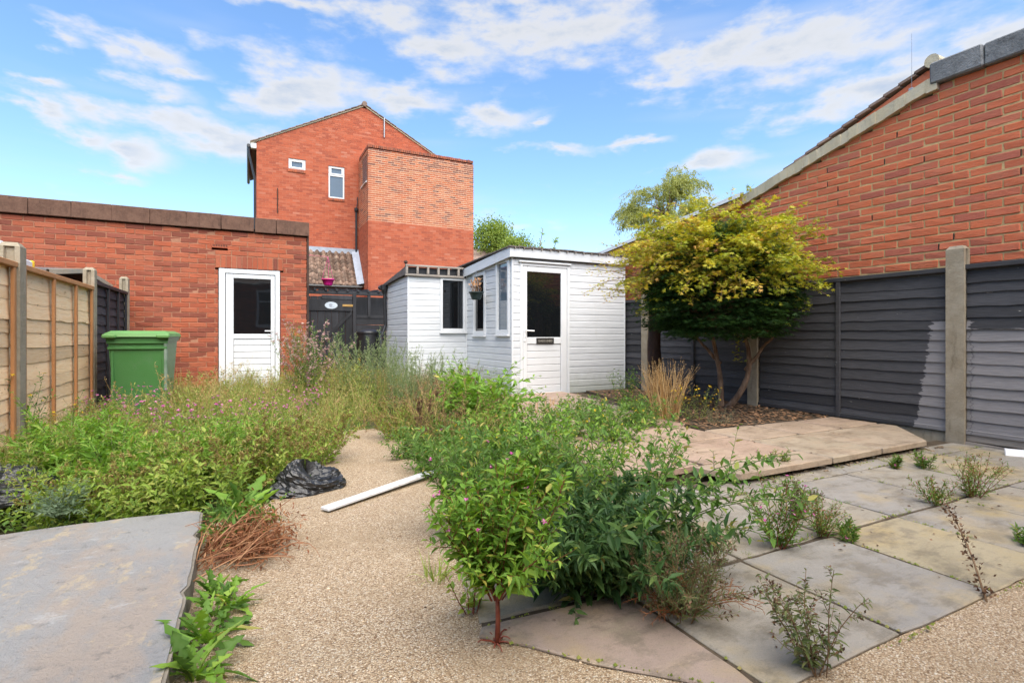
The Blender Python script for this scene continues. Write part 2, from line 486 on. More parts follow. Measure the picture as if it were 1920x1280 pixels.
def wood_mat():
    t = NT('pale_larch_boards')
    gr = t.noise(5, 6, .65, t.mapped((1, 1.0, 9)))
    c = t.mix(t.rng(gr, .3, .7), (.84, .61, .38), (.78, .52, .29))
    c = t.mix(t.rng(t.noise(6, 6, .7, t.mapped((1, 1, 3))), .55, .7, 0, .6), c, (.78, .64, .45))
    c = t.mix(t.rng(t.noise(4, 6, .7, t.mapped((1, 1.4, 3.5))), .6, .72, 0, .6), c, (.33, .155, .05))
    k = t.voro(5.5, vec=t.mapped((1, 1, 1.3)))
    c = t.mix(t.rng(k, .10, .05, 0, .7), c, (.19, .09, .035))
    f = t.math('MULTIPLY_ADD', t.attr(), .5, .75); hs = t.n('ShaderNodeHueSaturation'); t.l(f, hs.inputs['Value']); t.l(c, hs.inputs['Color'])
    return t.done(hs.outputs[0], .75, t.bump(gr, .004), .2)


def concrete_mat(name, c1, c2, c3, lich=(.42, .38, .22)):
    t = NT(name)
    c = t.mix(t.rng(t.noise(8, 7, .68), .32, .68), c1, c2)
    c = t.mix(t.rng(t.noise(16, 6, .7, t.mapped((1, 1, .25))), .52, .72, 0, .7), c, c3)
    c = t.mix(t.rng(t.noise(26, 6, .7), .6, .72, 0, .6), c, lich)
    c = t.mix(t.rng(t.noise(120, 4, .7), .6, .72, 0, .6), c, tuple(x * .35 for x in c1))
    return t.done(c, .9, t.bump(t.math('ADD', t.noise(60, 6, .7), t.noise(18, 3)), .005), .15)


def clad_mat():
    t = NT('white_painted_board')
    c = t.mix(t.rng(t.noise(3, 5, .6, t.mapped((1, 1, 5))), .35, .7), (.60, .615, .63), (.54, .555, .57))
    c = t.mix(t.rng(t.noise(2.2, 7, .7, t.mapped((1, 1, .35))), .56, .72, 0, .55), c, (.42, .41, .35))
    sz = t.n('ShaderNodeSeparateXYZ'); t.l(t.pos(), sz.inputs[0])
    c = t.mix(t.math('MULTIPLY', t.rng(t.math('ADD', sz.outputs[2], t.math('MULTIPLY', t.noise(7, 6, .7), .5)), .75, .25), .55), c, (.30, .32, .22))
    c = t.mix(t.rng(t.noise(22, 5, .7, t.mapped((.4, .4, 2.5))), .72, .76, 0, .8), c, (.42, .22, .12))
    return t.done(c, .42, t.bump(t.noise(30, 4, .6, t.mapped((.3, .3, 4))), .0025), .4)


MAT = {}
MAT['gravel'] = gravel_mat()
MAT['brick_r'] = brick_mat('orange_red_brick', [(0, (.36, .10, .07)), (.12, (.45, .125, .075)), (.4, (.52, .13, .06)), (.75, (.56, .145, .065)), (.92, (.52, .16, .095)), (1, (.42, .15, .12))], speck=(.42, .18, .11), stain=((.36, .15, .10), 1.4, .45))
MAT['mortar_r'] = plain('sandy_mortar', (.52, .37, .18), (.38, .26, .13), 14, .95, .004, 120)
MAT['brick_g'] = brick_mat('weathered_red_brick', [(0, (.17, .05, .034)), (.25, (.26, .068, .038)), (.55, (.35, .085, .04)), (.8, (.40, .115, .058)), (1, (.23, .07, .05))], speck=(.22, .085, .055), stain=((.24, .085, .05), 1.3, .55))
MAT['mortar_g'] = plain('pinkish_mortar', (.38, .185, .11), (.28, .13, .08), 10, .95, .004, 120)
MAT['brick_h'] = brick_mat('house_brick', [(0, (.28, .07, .042)), (.3, (.36, .088, .045)), (.7, (.42, .105, .052)), (.97, (.42, .13, .075)), (1, (.44, .17, .11))], speck=(.30, .105, .065), bump=.001, stain=((.30, .085, .05), .7, .5))
MAT['mortar_h'] = plain('house_mortar', (.44, .17, .10), (.36, .13, .08), 4, .95)
MAT['brick_u'] = brick_mat('upper_brick', [(0, (.14, .06, .05)), (.2, (.33, .095, .05)), (.6, (.42, .11, .045)), (1, (.42, .17, .09))], speck=(.34, .16, .1), bump=.001)
MAT['mortar_u'] = plain('pale_mortar', (.62, .43, .31), (.52, .33, .22), 2.5, .95)
MAT['coping_g'] = concrete_mat('brown_concrete_coping', (.105, .058, .042), (.15, .085, .06), (.06, .036, .028), (.20, .14, .09))
MAT['coping_r'] = plain('grey_lead_coping', (.13, .135, .14), (.19, .195, .2), 7, .7, .008, 50, dirt=((.06, .06, .06), 9, .8))
MAT['concrete'] = concrete_mat('post_concrete', (.27, .225, .16), (.33, .285, .215), (.16, .13, .09))
MAT['upvc'] = plain('white_plastic_frame', (.66, .67, .68), (.62, .63, .635), 3, .3, spec=.5)
MAT['clad'] = clad_mat()
MAT['glass'] = glass_mat('dark_window_glass')
MAT['glass_sky'] = glass_mat('sky_coloured_glass', (.10, .13, .16), 1.0)  # pale blue base colour paints the reflected sky into the pane
MAT['metal_w'] = plain('white_metal', (.8, .8, .8), (.75, .75, .75), 5, .25, spec=.6)
MAT['metal_g'] = plain('galvanised_metal', (.35, .36, .38), (.25, .25, .26), 20, .4, metal=.8)
MAT['felt'] = plain('roofing_felt', (.10, .085, .08), (.15, .13, .12), 12, .9, .006, 90)
MAT['black'] = plain('black_painted_wood', (.020, .021, .024), (.034, .035, .04), 9, .6, .003, 50, tint=.3, stretch=(1, 1, .15))
MAT['black_pl'] = plain('black_plastic', (.012, .012, .013), (.02, .02, .022), 9, .35, spec=.5)
MAT['fence'] = fence_mat('charcoal_fence_stain', (.043, .042, .045), (.24, .225, .225), True)
MAT['fence_p'] = fence_mat('black_fence_stain', (.026, .026, .031), None, None)
MAT['larch'] = wood_mat()
MAT['batten'] = plain('orange_batten', (.47, .22, .09), (.40, .18, .07), 8, .75, .003, 40, stretch=(1, 1, .2))
MAT['grey_wood'] = plain('weathered_grey_wood', (.34, .30, .26), (.22, .19, .165), 11, .85, .004, 60, stretch=(.3, .3, 2))
MAT['slab'] = slab_mat('stone_flags', [(0, (.26, .22, .175)), (.3, (.265, .245, .22)), (.6, (.30, .265, .215)), (.85, (.34, .28, .17)), (1, (.30, .225, .195))], (.36, .27, .125), (.155, .13, .095))
MAT['terrace'] = slab_mat('buff_paving', [(0, (.35, .235, .175)), (.5, (.37, .27, .20)), (1, (.34, .285, .205))], (.40, .30, .21), (.20, .145, .10))
MAT['soil'] = plain('dry_soil', (.055, .040, .026), (.10, .075, .05), 12, .95, .012, 60)
MAT['soil_light'] = plain('crumbled_mortar', (.22, .165, .11), (.14, .10, .065), 20, .95, .004, 80, tint=.4)
MAT['pebble'] = plain('loose_pebble', (.52, .41, .29), (.36, .26, .17), 40, .8, tint=.45)
MAT['grass_floor'] = plain('mossy_soil', (.085, .085, .032), (.12, .10, .05), 7, .95, .015, 50)
MAT['sheet'] = concrete_sheet_mat()
MAT['sheet_edge'] = concrete_mat('concrete_edge', (.17, .15, .12), (.24, .21, .17), (.09, .08, .06))
MAT['bin'] = plain('green_plastic', (.055, .17, .045), (.07, .19, .06), 2, .42, .0015, 90, spec=.4, dirt=((.10, .17, .09), 7, .35))
MAT['bin_lid'] = plain('faded_green_lid', (.12, .27, .075), (.10, .23, .065), 3, .5, .0015, 90, spec=.4)
MAT['bin_worn'] = plain('worn_bin_mark', (.20, .25, .20), (.1, .17, .1), 9, .6)
MAT['tile_p'] = plain('brown_pantile', (.24, .155, .11), (.13, .085, .065), 16, .85, .004, 70, tint=.35, dirt=((.30, .24, .17), 7, .6))
MAT['tile_d'] = plain('brown_roof_tile', (.17, .12, .10), (.23, .165, .13), 6, .85, .004, 60, tint=.3)
MAT['lead'] = plain('lead_flashing', (.36, .40, .47), (.28, .31, .36), 6, .55, .003, 30)
MAT['verge'] = concrete_mat('mortared_verge', (.50, .43, .30), (.44, .40, .31), (.30, .25, .18), (.56, .5, .38))
MAT['pink'] = plain('pink_plastic', (.78, .025, .30), (.72, .02, .26), 4, .4)
MAT['pot'] = plain('dark_green_pot', (.035, .055, .055), (.025, .04, .04), 8, .5)
MAT['sign_w'] = plain('pale_plaque', (.55, .62, .68), (.5, .57, .63), 20, .4)
MAT['sign_k'] = plain('dark_plaque', (.025, .023, .02), (.035, .032, .03), 20, .45)
MAT['letter'] = plain('pale_letter', (.42, .39, .33), (.36, .33, .28), 20, .5)
MAT['brass'] = plain('brass', (.6, .36, .12), (.5, .3, .1), 20, .35, metal=.6)
MAT['bag'] = plain('black_bin_liner', (.011, .011, .012), (.017, .017, .018), 9, .3, .004, 60, spec=.6)
MAT['plank'] = plain('white_board', (.62, .62, .63), (.56, .56, .57), 5, .5, dirt=((.38, .34, .27), 6, .85))
MAT['bark'] = plain('maple_bark', (.26, .175, .12), (.12, .075, .05), 22, .95, .02, 38, stretch=(1, 1, .3))
MAT['bark_d'] = plain('dark_bark', (.075, .042, .03), (.04, .025, .02), 14, .9, .012, 40, stretch=(1, 1, .3))
MAT['chip'] = plain('bark_chip', (.30, .17, .09), (.20, .11, .06), 30, .9, tint=.6)
MAT['yellow'] = plain('yellow_plastic', (.75, .48, .03), (.7, .42, .03), 5, .4)
MAT['orange_b'] = plain('orange_timber', (.50, .26, .09), (.42, .21, .08), 8, .7)

# ------------------------------------------------------------------ brickwork
FULL = .215


def rz(deg): return Matrix.Rotation(R(deg), 4, 'Z')


def brick_wall(parent, axis, face, iv, z0, z1, mat, mort, n_ind=0, zsel=None, sel=None, course=.075, joint=.010, bev=.004, recess=.009, jit=.0012, soldier=None, nvar=14, dark=None):
    """parent: the wall's owner. axis 'x': runs along x, faces -y; axis 'y': runs along y, faces -x.
    iv(za, zb) -> [(a, b)]; bricks chosen by sel() become objects of their own, the rest one joined part"""
    Rm = Matrix.Identity(4) if axis == 'x' else rz(-90)
    var = []
    rest = Geo(); mort_g = Geo(); lst = []
    n = int(round((z1 - z0) / course))
    for k in range(n):
        za = z0 + k * course; zb = za + course
        off = (k % 2) * (FULL + .01) / 2
        for a, b in iv(za, zb):
            if b - a < .02: continue
            if axis == 'x': mort_g.box(a + .004, b - .004, face + recess, face + .115, za, zb)
            else: mort_g.box(face + recess, face + .115, a + .004, b - .004, za, zb)
            s = a - ((a - off) % (FULL + .01))
            while s < b:
                p, q = max(a, s), min(b, s + FULL)
                if q - p > .03: lst.append((p, q, za + joint, zb))
                s += FULL + .01
    cand = []
    for i, (p, q, za, zb) in enumerate(lst):
        c = ((p + q) / 2, face, (za + zb) / 2) if axis == 'x' else (face, (p + q) / 2, (za + zb) / 2)
        if sel is None or sel(c): cand.append((math.dist(c, (0, 0, CAMZ)), i))
    ind = set(i for _, i in sorted(cand)[:n_ind])
    cache = {}
    wall = part('wall', mort_g, mort, parent)
    for i, (p, q, za, zb) in enumerate(lst):
        L = q - p; h = zb - za; cx = (p + q) / 2; cz = (za + zb) / 2
        dy = float(np.clip(rng.normal(0, .0015), -recess * .5, recess * .4))
        tn = float(rng.random())
        if dark and rng.random() < dark(cx, cz): tn = float(rng.random() * .12)
        loc = (cx, face + dy, cz) if axis == 'x' else (face + dy, cx, cz)
        if i in ind:
            key = (round(L, 2), round(h, 3), int(rng.integers(nvar)))
            me = cache.get(key)
            if me is None:
                g = Geo(); g.cbox(-L / 2, L / 2, 0, .1, -h / 2, h / 2, bev, tint=tn, jit=jit * 1.6); me = g.mesh('brick', mat); cache[key] = me
            o = put('brick', me, wall, loc, Rm.to_3x3() if axis == 'y' else None)
        else:
            xf = Matrix.Translation(loc) @ Rm
            if bev: rest.cbox(-L / 2, L / 2, 0, .1, -h / 2, h / 2, bev, tint=tn, jit=jit, xf=xf)
            else:
                V = np.array([(x, y, z) for x in (-L / 2, L / 2) for y in (0, .1) for z in (-h / 2, h / 2)]) @ np.array(Rm.to_3x3()).T + np.array(loc)
                rest.add(V, BOXQ, None, tn)
    if rest.n: part('brickwork', rest, mat, wall, kind='stuff')
    return wall


# ------------------------------------------------------------------ ground
def sheet(name, poly, z, mat, z0=None):
    g = Geo(); g.prism(poly, 'z', z if z0 is None else z0, z + (0.0005 if z0 is None else 0))
    return struct(name, g, mat)


g = Geo(); g.add([(-1500, -1500, -.05), (1500, -1500, -.05), (1500, 1500, -.05), (-1500, 1500, -.05)], [(0, 1, 2, 3)])
struct('ground', g, MAT['grass_floor'])
gp = [(-.21, -1.2), (5.9, -1.2), (5.9, 2.36), (2.6, 2.36), (1.32, 2.5), (1.3, 4.4), (1.1, 5.2), (.75, 5.25), (.66, 4.6), (.36, 3.6), (.05, 3.1), (-.21, 2.9)]
sheet('gravel_path', gp, 0.0, MAT['gravel'], -.06)
def rough_outline(poly, step=.075, amp=.0022):
    out = []; n = len(poly)
    for i in range(n):
        a = np.array(poly[i], float); b = np.array(poly[(i + 1) % n], float); L = np.linalg.norm(b - a); k = max(1, int(L / step)); nr = np.array([b[1] - a[1], a[0] - b[0]]) / (L + 1e-9)
        for q in range(k):
            p = a + (b - a) * (q / k + (rng.uniform(-.3, .3) / k if q else 0)) - nr * abs(rng.normal(0, amp)) * (3.5 if rng.random() < .08 else 1)
            if q == 0: p = p + ((np.mean(np.array(poly), 0) - p) * .012)
            out.append((float(p[0]), float(p[1])))
    return out


# raised grey concrete pad on the left
pad = [(-4.6, -1.2), (-.185, -1.2), (-.18, 1.2), (-.172, 2.0), (-.178, 2.55), (-.19, 2.9), (-.6, 2.93), (-1.2, 2.9), (-2.2, 2.95), (-4.6, 2.93)]
pad = rough_outline(pad, .05, .0018)
g = Geo(); g.prism(pad, 'z', -.1, .084, mat=1)
n = len(pad); xs = np.array([(p[0], p[1], .0855) for p in pad])
g.prism([(p[0] * (1 if p[0] < -1 else 1) - (.007 + abs(rng.normal(0, .002)) if p[0] > -.3 else 0), p[1] - (.007 if p[1] > 2 else 0)) for p in pad], 'z', .084, .0885)
struct('concrete_pad', g, [MAT['sheet'], MAT['sheet_edge']])

# stone flags 600 mm square
flag_o = Geo(); flag_o.prism([(.65, 1.485), (.74, 1.36), (.87, 1.205), (1.187, .894), (5.36, .882), (5.36, 2.40), (.95, 2.355), (.825, 2.06), (.74, 1.83), (.685, 1.60)], 'z', .0008, .0045)
patio = struct('flag_patio', flag_o, MAT['soil'])


def flag(poly, tint, z=.0115, dz=None):
    c = np.mean(np.array(poly), 0); g = Geo()
    top = rough_outline([(p[0] + rng.normal(0, .003), p[1] + rng.normal(0, .003)) for p in poly])
    n = len(top); a = np.array(top); inn = c + (a - c) * (1 - .008 / np.linalg.norm(a - c, axis=1))[:, None]
    tilt = rng.normal(0, .004, 2)
    zt = z + (inn - c) @ tilt
    V = [(x, y, .003) for x, y in top] + [(x, y, z - .005 + (np.array((x, y)) - c) @ tilt) for x, y in top] + [(x, y, w) for (x, y), w in zip(inn, zt)]
    import mathutils
    tris = mathutils.geometry.tessellate_polygon([[Vector((p[0], p[1], 0)) for p in inn]])
    tris = [t if np.cross(inn[t[1]] - inn[t[0]], inn[t[2]] - inn[t[0]]) > 0 else t[::-1] for t in tris]
    Q = [(i, (i + 1) % n, n + (i + 1) % n, n + i) for i in range(n)] + [(n + i, n + (i + 1) % n, 2 * n + (i + 1) % n, 2 * n + i) for i in range(n)]
    g.add(V, Q, [tuple(2 * n + q for q in t) for t in tris], tint)
    return part('paving_slab', g, MAT['slab'], patio)


J = .0055
XS = [1.20, 1.785, 2.365, 2.90, 3.50, 4.10, 4.70, 5.34]; YS = [.88, 1.475, 2.08]
tt = iter([.45, .30, .80, .35, .55, .2, .4, .35, .5, .62, .28, .5, .66, .4, .22, .5, .3, .6, .45, .2, .7, .3])
for j in range(2):
    for i in range(7):
        flag([(XS[i] + J, YS[j] + J), (XS[i + 1] - J, YS[j] + J), (XS[i + 1] - J, YS[j + 1] - J), (XS[i] + J, YS[j + 1] - J)], next(tt))
for i in range(2, 7):
    flag([(XS[i] + J, YS[2] + J), (XS[i + 1] - J, YS[2] + J), (XS[i + 1] - J, 2.27), (XS[i] + J, 2.28)], next(tt))
flag([(.62, 1.46), (.73, 1.345), (.86, 1.19), (1.17, .90), (1.19, .90), (1.19, 1.475), (.64, 1.50)], .98)
flag([(.655, 1.517), (1.19, 1.493), (1.19, 2.07), (.80, 2.07), (.715, 1.83)], .3)
flag([(.86, 2.09), (1.19, 2.09), (1.77, 2.09), (2.35, 2.09), (2.35, 2.36), (1.2, 2.38), (.93, 2.36)], .4)

# raised buff terrace in front of the shed
TZ = .088
terr = Geo(); terr.prism([(2.72, 2.33), (4.86, 2.33), (5.34, 2.75), (5.34, 3.30), (3.62, 3.36), (3.64, 4.2), (4.35, 5.2), (4.5, 6.60), (2.4, 6.60), (1.75, 3.2), (1.8, 2.6), (2.6, 2.45)], 'z', -.04, TZ - .034)
terrace = struct('terrace', terr, MAT['soil'])


def tslab(poly, tint):
    g = Geo(); a = np.array(rough_outline(poly), float); c = a.mean(0); n = len(a)
    inn = c + (a - c) * (1 - .007 / np.linalg.norm(a - c, axis=1))[:, None]
    zz = TZ + rng.normal(0, .0015)
    V = [(x, y, TZ - .042) for x, y in a] + [(x, y, zz - .006) for x, y in a] + [(x, y, zz) for x, y in inn]
    import mathutils
    tris = mathutils.geometry.tessellate_polygon([[Vector((p[0], p[1], 0)) for p in inn]])
    tris = [t if np.cross(inn[t[1]] - inn[t[0]], inn[t[2]] - inn[t[0]]) > 0 else t[::-1] for t in tris]
    Q = [(i, (i + 1) % n, n + (i + 1) % n, n + i) for i in range(n)] + [(n + i, n + (i + 1) % n, 2 * n + (i + 1) % n, 2 * n + i) for i in range(n)]
    g.add(V, Q, [tuple(2 * n + q for q in t) for t in tris], tint)
    part('paving_slab', g, MAT['terrace'], terrace)


def rect(x0, x1, y0, y1, j=.012): return [(x0 + j, y0 + j), (x1 - j, y0 + j), (x1 - j, y1 - j), (x0 + j, y1 - j)]


tslab([(2.66, 2.19), (3.55, 2.19), (3.55, 2.44), (2.52, 2.44), (2.55, 2.36)], .75)
tslab([(3.562, 2.19), (4.16, 2.20), (4.16, 2.83), (3.562, 2.83)], .9)
tslab([(4.172, 2.20), (4.80, 2.21), (5.34, 2.70), (5.34, 2.83), (4.172, 2.83)], .8)
tslab(rect(4.164, 4.76, 2.844, 3.32), .6); tslab(rect(4.764, 5.33, 2.844, 3.30), .45); tslab(rect(3.554, 4.16, 2.844, 3.34), .65)
tslab(rect(2.62, 3.55, 2.445, 3.02), .3); tslab(rect(1.95, 2.615, 2.445, 3.02), .2)
for yi, (ya, yb) in enumerate(((3.02, 3.62), (3.62, 4.22), (4.22, 4.82), (4.82, 5.42), (5.42, 6.02), (6.02, 6.59))):
    for xa, xb in ((2.0, 2.45), (2.45, 3.0), (3.0, 3.55)):
        tslab(rect(xa + yi * .12, xb + yi * .12, ya, yb), float(rng.random() * .6))

# planting bed under the maple
bed = Geo()
bp = [(3.63, 3.37), (5.40, 3.31), (5.40, 6.6), (4.6, 6.6), (4.2, 5.2), (3.66, 4.2)]
bed.prism(bp, 'z', -.04, .075)
struct('planting_bed', bed, MAT['soil'])

# ------------------------------------------------------------------ garage on the left
garage = thing('brick_garage', 'low flat-roofed red brick garage with a white half-glazed door', 'garage', (-1, 9.3, -.05))
GY = 9.25; GX1 = .867; GZ0 = -.095; GZ1 = 2.555
SOL = (1.962, 2.185)


def giv(za, zb):
    full = (-4.6, GX1 - .002)
    zc = (za + zb) / 2
    if zc < SOL[0] : return [(full[0], -.412), (.470, full[1])]
    if zc < SOL[1] - .02: return [(full[0], -.45), (.508, full[1])]
    if 2.262 < zc < 2.335: return [(full[0], -.50), (-.28, full[1])]
    return [full]


gw = brick_wall(garage, 'x', GY, giv, GZ0, GZ1, MAT['brick_g'], MAT['mortar_g'], n_ind=275, sel=lambda c: c[2] > .45 and c[0] > -3.0, joint=.009, recess=.006)
g = Geo(); g.box(-.45, .508, GY + .006, GY + .12, SOL[0] + .002, SOL[1] - .03)
part('lintel_bed', g, MAT['mortar_g'], garage)
xx = -.446
while xx < .49:
    g = Geo(); g.cbox(xx, xx + .064, GY + rng.normal(0, .001), GY + .1, SOL[0], SOL[1] - .034, .004, float(rng.random()), jit=.001)
    part('brick', g, MAT['brick_g'], gw); xx += .0736
for a in (-4.01, -3.555, -3.10, -2.64, -2.185, -1.735, -1.28, -.826, -.368, .099, .408):
    b = {.099: .408, .408: .90}.get(a, a + .455)
    g = Geo(); g.cbox(a + .001, b - .001, GY - .055, GY + .25, GZ1 - .008 + rng.normal(0, .001), 2.773 + rng.normal(0, .002), .005, float(rng.random()), jit=.002)
    part('coping_stone', g, MAT['coping_g'], garage)
g = Geo(); g.box(-4.6, GX1 - .01, GY + .25, 14.2, -.1, 2.60); part('side_wall', g, MAT['mortar_g'], garage)
g = Geo(); g.cbox(-4.6, GX1 + .02, GY + .26, 14.3, 2.602, 2.66, .01); part('flat_roof', g, MAT['felt'], garage)
g = Geo(); g.cbox(GX1 + .002, GX1 + .034, GY - .012, GY + .14, .0, 2.54, .004); part('corner_board', g, MAT['bark_d'], garage)
g = Geo(); g.cbox(-.497, -.283, GY + .001, GY + .1, 2.268, 2.328, .004, .8)
for i in range(9): g.box(-.485 + i * .0225, -.472 + i * .0225, GY - .001, GY + .0005, 2.285, 2.318, .05, 1)
part('air_vent', g, [MAT['brick_h'], MAT['bark_d']], garage)
g = Geo()
for z in (1.38, 1.30): g.lathe([(0, 0), (.012, 0), (.012, .01)], (0, 0, 0), 8)
dr = Geo()                                          # door frame
dr.cbox(-.404, -.318, GY + .01, GY + .09, -.09, 1.958, .005); dr.cbox(.395, .463, GY + .01, GY + .09, -.09, 1.958, .005)
dr.cbox(-.318, .395, GY + .012, GY + .09, 1.885, 1.957, .005)
door = part('door', dr, MAT['upvc'], garage)
g = Geo(); D0 = GY + .022
g.cbox(-.31, -.201, D0, D0 + .05, -.05, 1.878, .006); g.cbox(.329, .388, D0, D0 + .05, -.05, 1.878, .006)
g.cbox(-.201, .329, D0 + .001, D0 + .05, 1.812, 1.877, .006); g.cbox(-.201, .329, D0 + .001, D0 + .05, .86, .937, .006); g.cbox(-.201, .329, D0 + .001, D0 + .05, -.05, .04, .006)
part('door_leaf', g, MAT['upvc'], door)
g = Geo(); g.box(-.2, .328, D0 + .02, D0 + .026, .93, 1.82); part('pane', g, MAT['glass'], door)
for i in range(8):
    g = Geo(); g.cbox(-.199, .327, D0 + .014, D0 + .03, .045 + i * .102, .141 + i * .102, .006); part('door_board', g, MAT['upvc'], door)
g = Geo(); g.cbox(.342, .372, D0 - .012, D0 + .003, .87, 1.06, .004); g.tube([(.357, D0 - .01, .985), (.357, D0 - .045, .985), (.24, D0 - .048, .985)], .009, 8)
part('handle', g, MAT['metal_w'], door)

# ------------------------------------------------------------------ tall house behind
HY = 20.6; HX0, HX1 = .27, 7.75; HE = 7.77; AP = (4.01, 9.74); SL = .527
house = thing('brick_house', 'tall red brick gabled house with two white windows behind the garage', 'house', (4, 21, 0))
WN = [(1.314, 1.893, 6.95, 7.35), (2.697, 3.275, 6.07, 7.30)]


def hiv(za, zb):
    zc = (za + zb) / 2
    a, b = HX0, HX1
    if zc > HE: a = HX0 + (zc - HE) / SL; b = HX1 - (zc - HE) / SL
    out = [(a, b)]
    for x0, x1, z0, z1 in WN:
        if z0 < zc < z1:
            out = [s for p, q in out for s in ([(p, x0), (x1, q)] if p < x0 and q > x1 else [(p, q)])]
    return [(p, q) for p, q in out if q - p > .03]


brick_wall(house, 'x', HY, hiv, 2.4, 9.70, MAT['brick_h'], MAT['mortar_h'], 0, bev=0, recess=.004)
g = Geo(); g.box(HX0 + .02, HX1 - .02, HY + .12, HY + 5, -.1, HE); part('side_wall', g, MAT['brick_h'], house)
g = Geo(); g.box(HX0 + .02, HX1, HY + .01, HY + .12, -.1, 2.41); part('plinth', g, MAT['brick_h'], house)
for x0, x1, z0, z1 in WN:
    f = Geo(); w = .055; y0, y1 = HY + .03, HY + .1
    f.cbox(x0, x0 + w, y0, y1, z0, z1, .006); f.cbox(x1 - w, x1, y0, y1, z0, z1, .006)
    f.cbox(x0 + w, x1 - w, y0 + .002, y1, z1 - w, z1, .006); f.cbox(x0 + w, x1 - w, y0 + .002, y1, z0, z0 + w, .006)
    tr = z1 - .36 if z1 - z0 > .6 else z1
    if tr < z1: f.cbox(x0 + w, x1 - w, y0 + .002, y1, tr - .04, tr + .02, .006)
    zl = tr + .02 if tr < z1 else z0 + w
    i0, i1 = x0 + w + .002, x1 - w - .002
    sa = Geo()                                     # opening sash
    for q in ((i0, i0 + .05, zl, z1 - w), (i1 - .05, i1, zl, z1 - w)): sa.cbox(q[0], q[1], y0 - .012, y1, q[2] + .001, q[3] - .001, .005)
    sa.cbox(i0 + .05, i1 - .05, y0 - .011, y1, zl + .001, zl + .05, .005); sa.cbox(i0 + .05, i1 - .05, y0 - .011, y1, z1 - w - .05, z1 - w - .001, .005)
    wnd = part('window', f, MAT['upvc'], house)
    part('sash', sa, MAT['upvc'], wnd)
    p = Geo(); p.box(x0 + .02, x1 - .02, y1 - .035, y1 - .025, z0 + .02, z1 - .02); part('pane', p, MAT['glass_sky'], wnd)
    s = Geo()
    k = x0 - .02
    while k < x1: s.cbox(k, k + .068, HY - .035, HY + .06, z0 - .10, z0 - .004, .004, float(rng.random() * .5)); k += .075
    part('sill', s, MAT['brick_u'], wnd, kind='stuff')
# roof: two tiled slopes with a stepped tile verge
rf = Geo()
for sgn, xe in ((1, HX0 - .2), (-1, HX1 + .2)):
    ze = HE - .2 * SL + .03
    for i in range(16):
        f0, f1 = i / 16, (i + 1) / 16
        xa = xe + (AP[0] - xe) * f0; xb = xe + (AP[0] - xe) * f1; za = ze + (AP[1] + .05 - ze) * f0; zb = ze + (AP[1] + .05 - ze) * f1
        rf.prism([(xa, za + .02), (xa, za + .055), (xb, zb + .035), (xb, zb)] if sgn > 0 else [(xb, zb), (xb, zb + .035), (xa, za + .055), (xa, za + .02)], 'y', HY - .07, HY + 5.2, float(rng.random()))
roof = part('roof', rf, MAT['tile_d'], house)
g = Geo(); g.tube([(AP[0], HY - .09, AP[1] + .08), (AP[0], HY + 5.2, AP[1] + .08)], .10, 10); part('ridge', g, MAT['tile_d'], roof)
g = Geo()
for sgn, xe in ((1, HX0 - .2), (-1, HX1 + .2)):
    n = 20; P = [(xe + (AP[0] - xe) * i / n, HY - .02, HE - .2 * SL + (AP[1] - HE + .2 * SL) * i / n + .018) for i in range(n + 1)]
    g.tube(P, .026, 5)
part('verge_mortar', g, MAT['verge'], roof)
g = Geo(); g.cbox(HX0 - .19, HX0 - .002, HY - .03, HY + .12, HE - .26, HE - .07, .01); part('box_end', g, MAT['upvc'], house)
g = Geo(); g.tube([(HX0 - .25, HY - .08, HE - .2), (HX0 - .25, HY + 5, HE - .2)], .06, 8)
g.tube([(HX0 - .25, HY - .02, HE - .24), (HX0 - .24, HY - .02, HE - .45), (HX0 - .06, HY - .02, HE - 1.3), (HX0 - .05, HY - .02, 2.0)], .036, 7)
part('gutter_pipe', g, MAT['black_pl'], house)
g = Geo(); g.tube([(4.77, HY - .05, 8.66), (4.77, HY - .05, 9.42)], .028, 7); g.tube([(4.77, HY - .05, 8.75), (4.77, HY + .01, 8.75)], .015, 5)
part('vent_pipe', g, MAT['metal_g'], house)
g = Geo(); g.tube([(.95, HY - .02, 5.3), (.95, HY - .02, 6.2)], .018, 6); part('cable_conduit', g, MAT['bark_d'], house)
# projecting block
BY = 18.8; BX0, BX1 = 3.79, 7.82; BT = 7.68; BM = 4.985
blk = lambda za, zb: [(BX0, BX1)]
brick_wall(house, 'x', BY, blk, 1.76, BM, MAT['brick_h'], MAT['mortar_h'], 0, bev=0, recess=.004)
brick_wall(house, 'x', BY, blk, BM, BT - .11, MAT['brick_u'], MAT['mortar_u'], 0, bev=0, recess=.003, joint=.021, dark=lambda x, z: max(0, min(.75, (z - 7.0) * 1.5 + (x - 5.6) * .18)))
LV = (19.05, 20.15, 6.55, 7.35)


def siv(za, zb):
    zc = (za + zb) / 2
    if 6.4 < zc < 7.4: return [(BY + .0, 19.0), (19.95, HY - .01)]
    return [(BY + .0, HY - .01)]


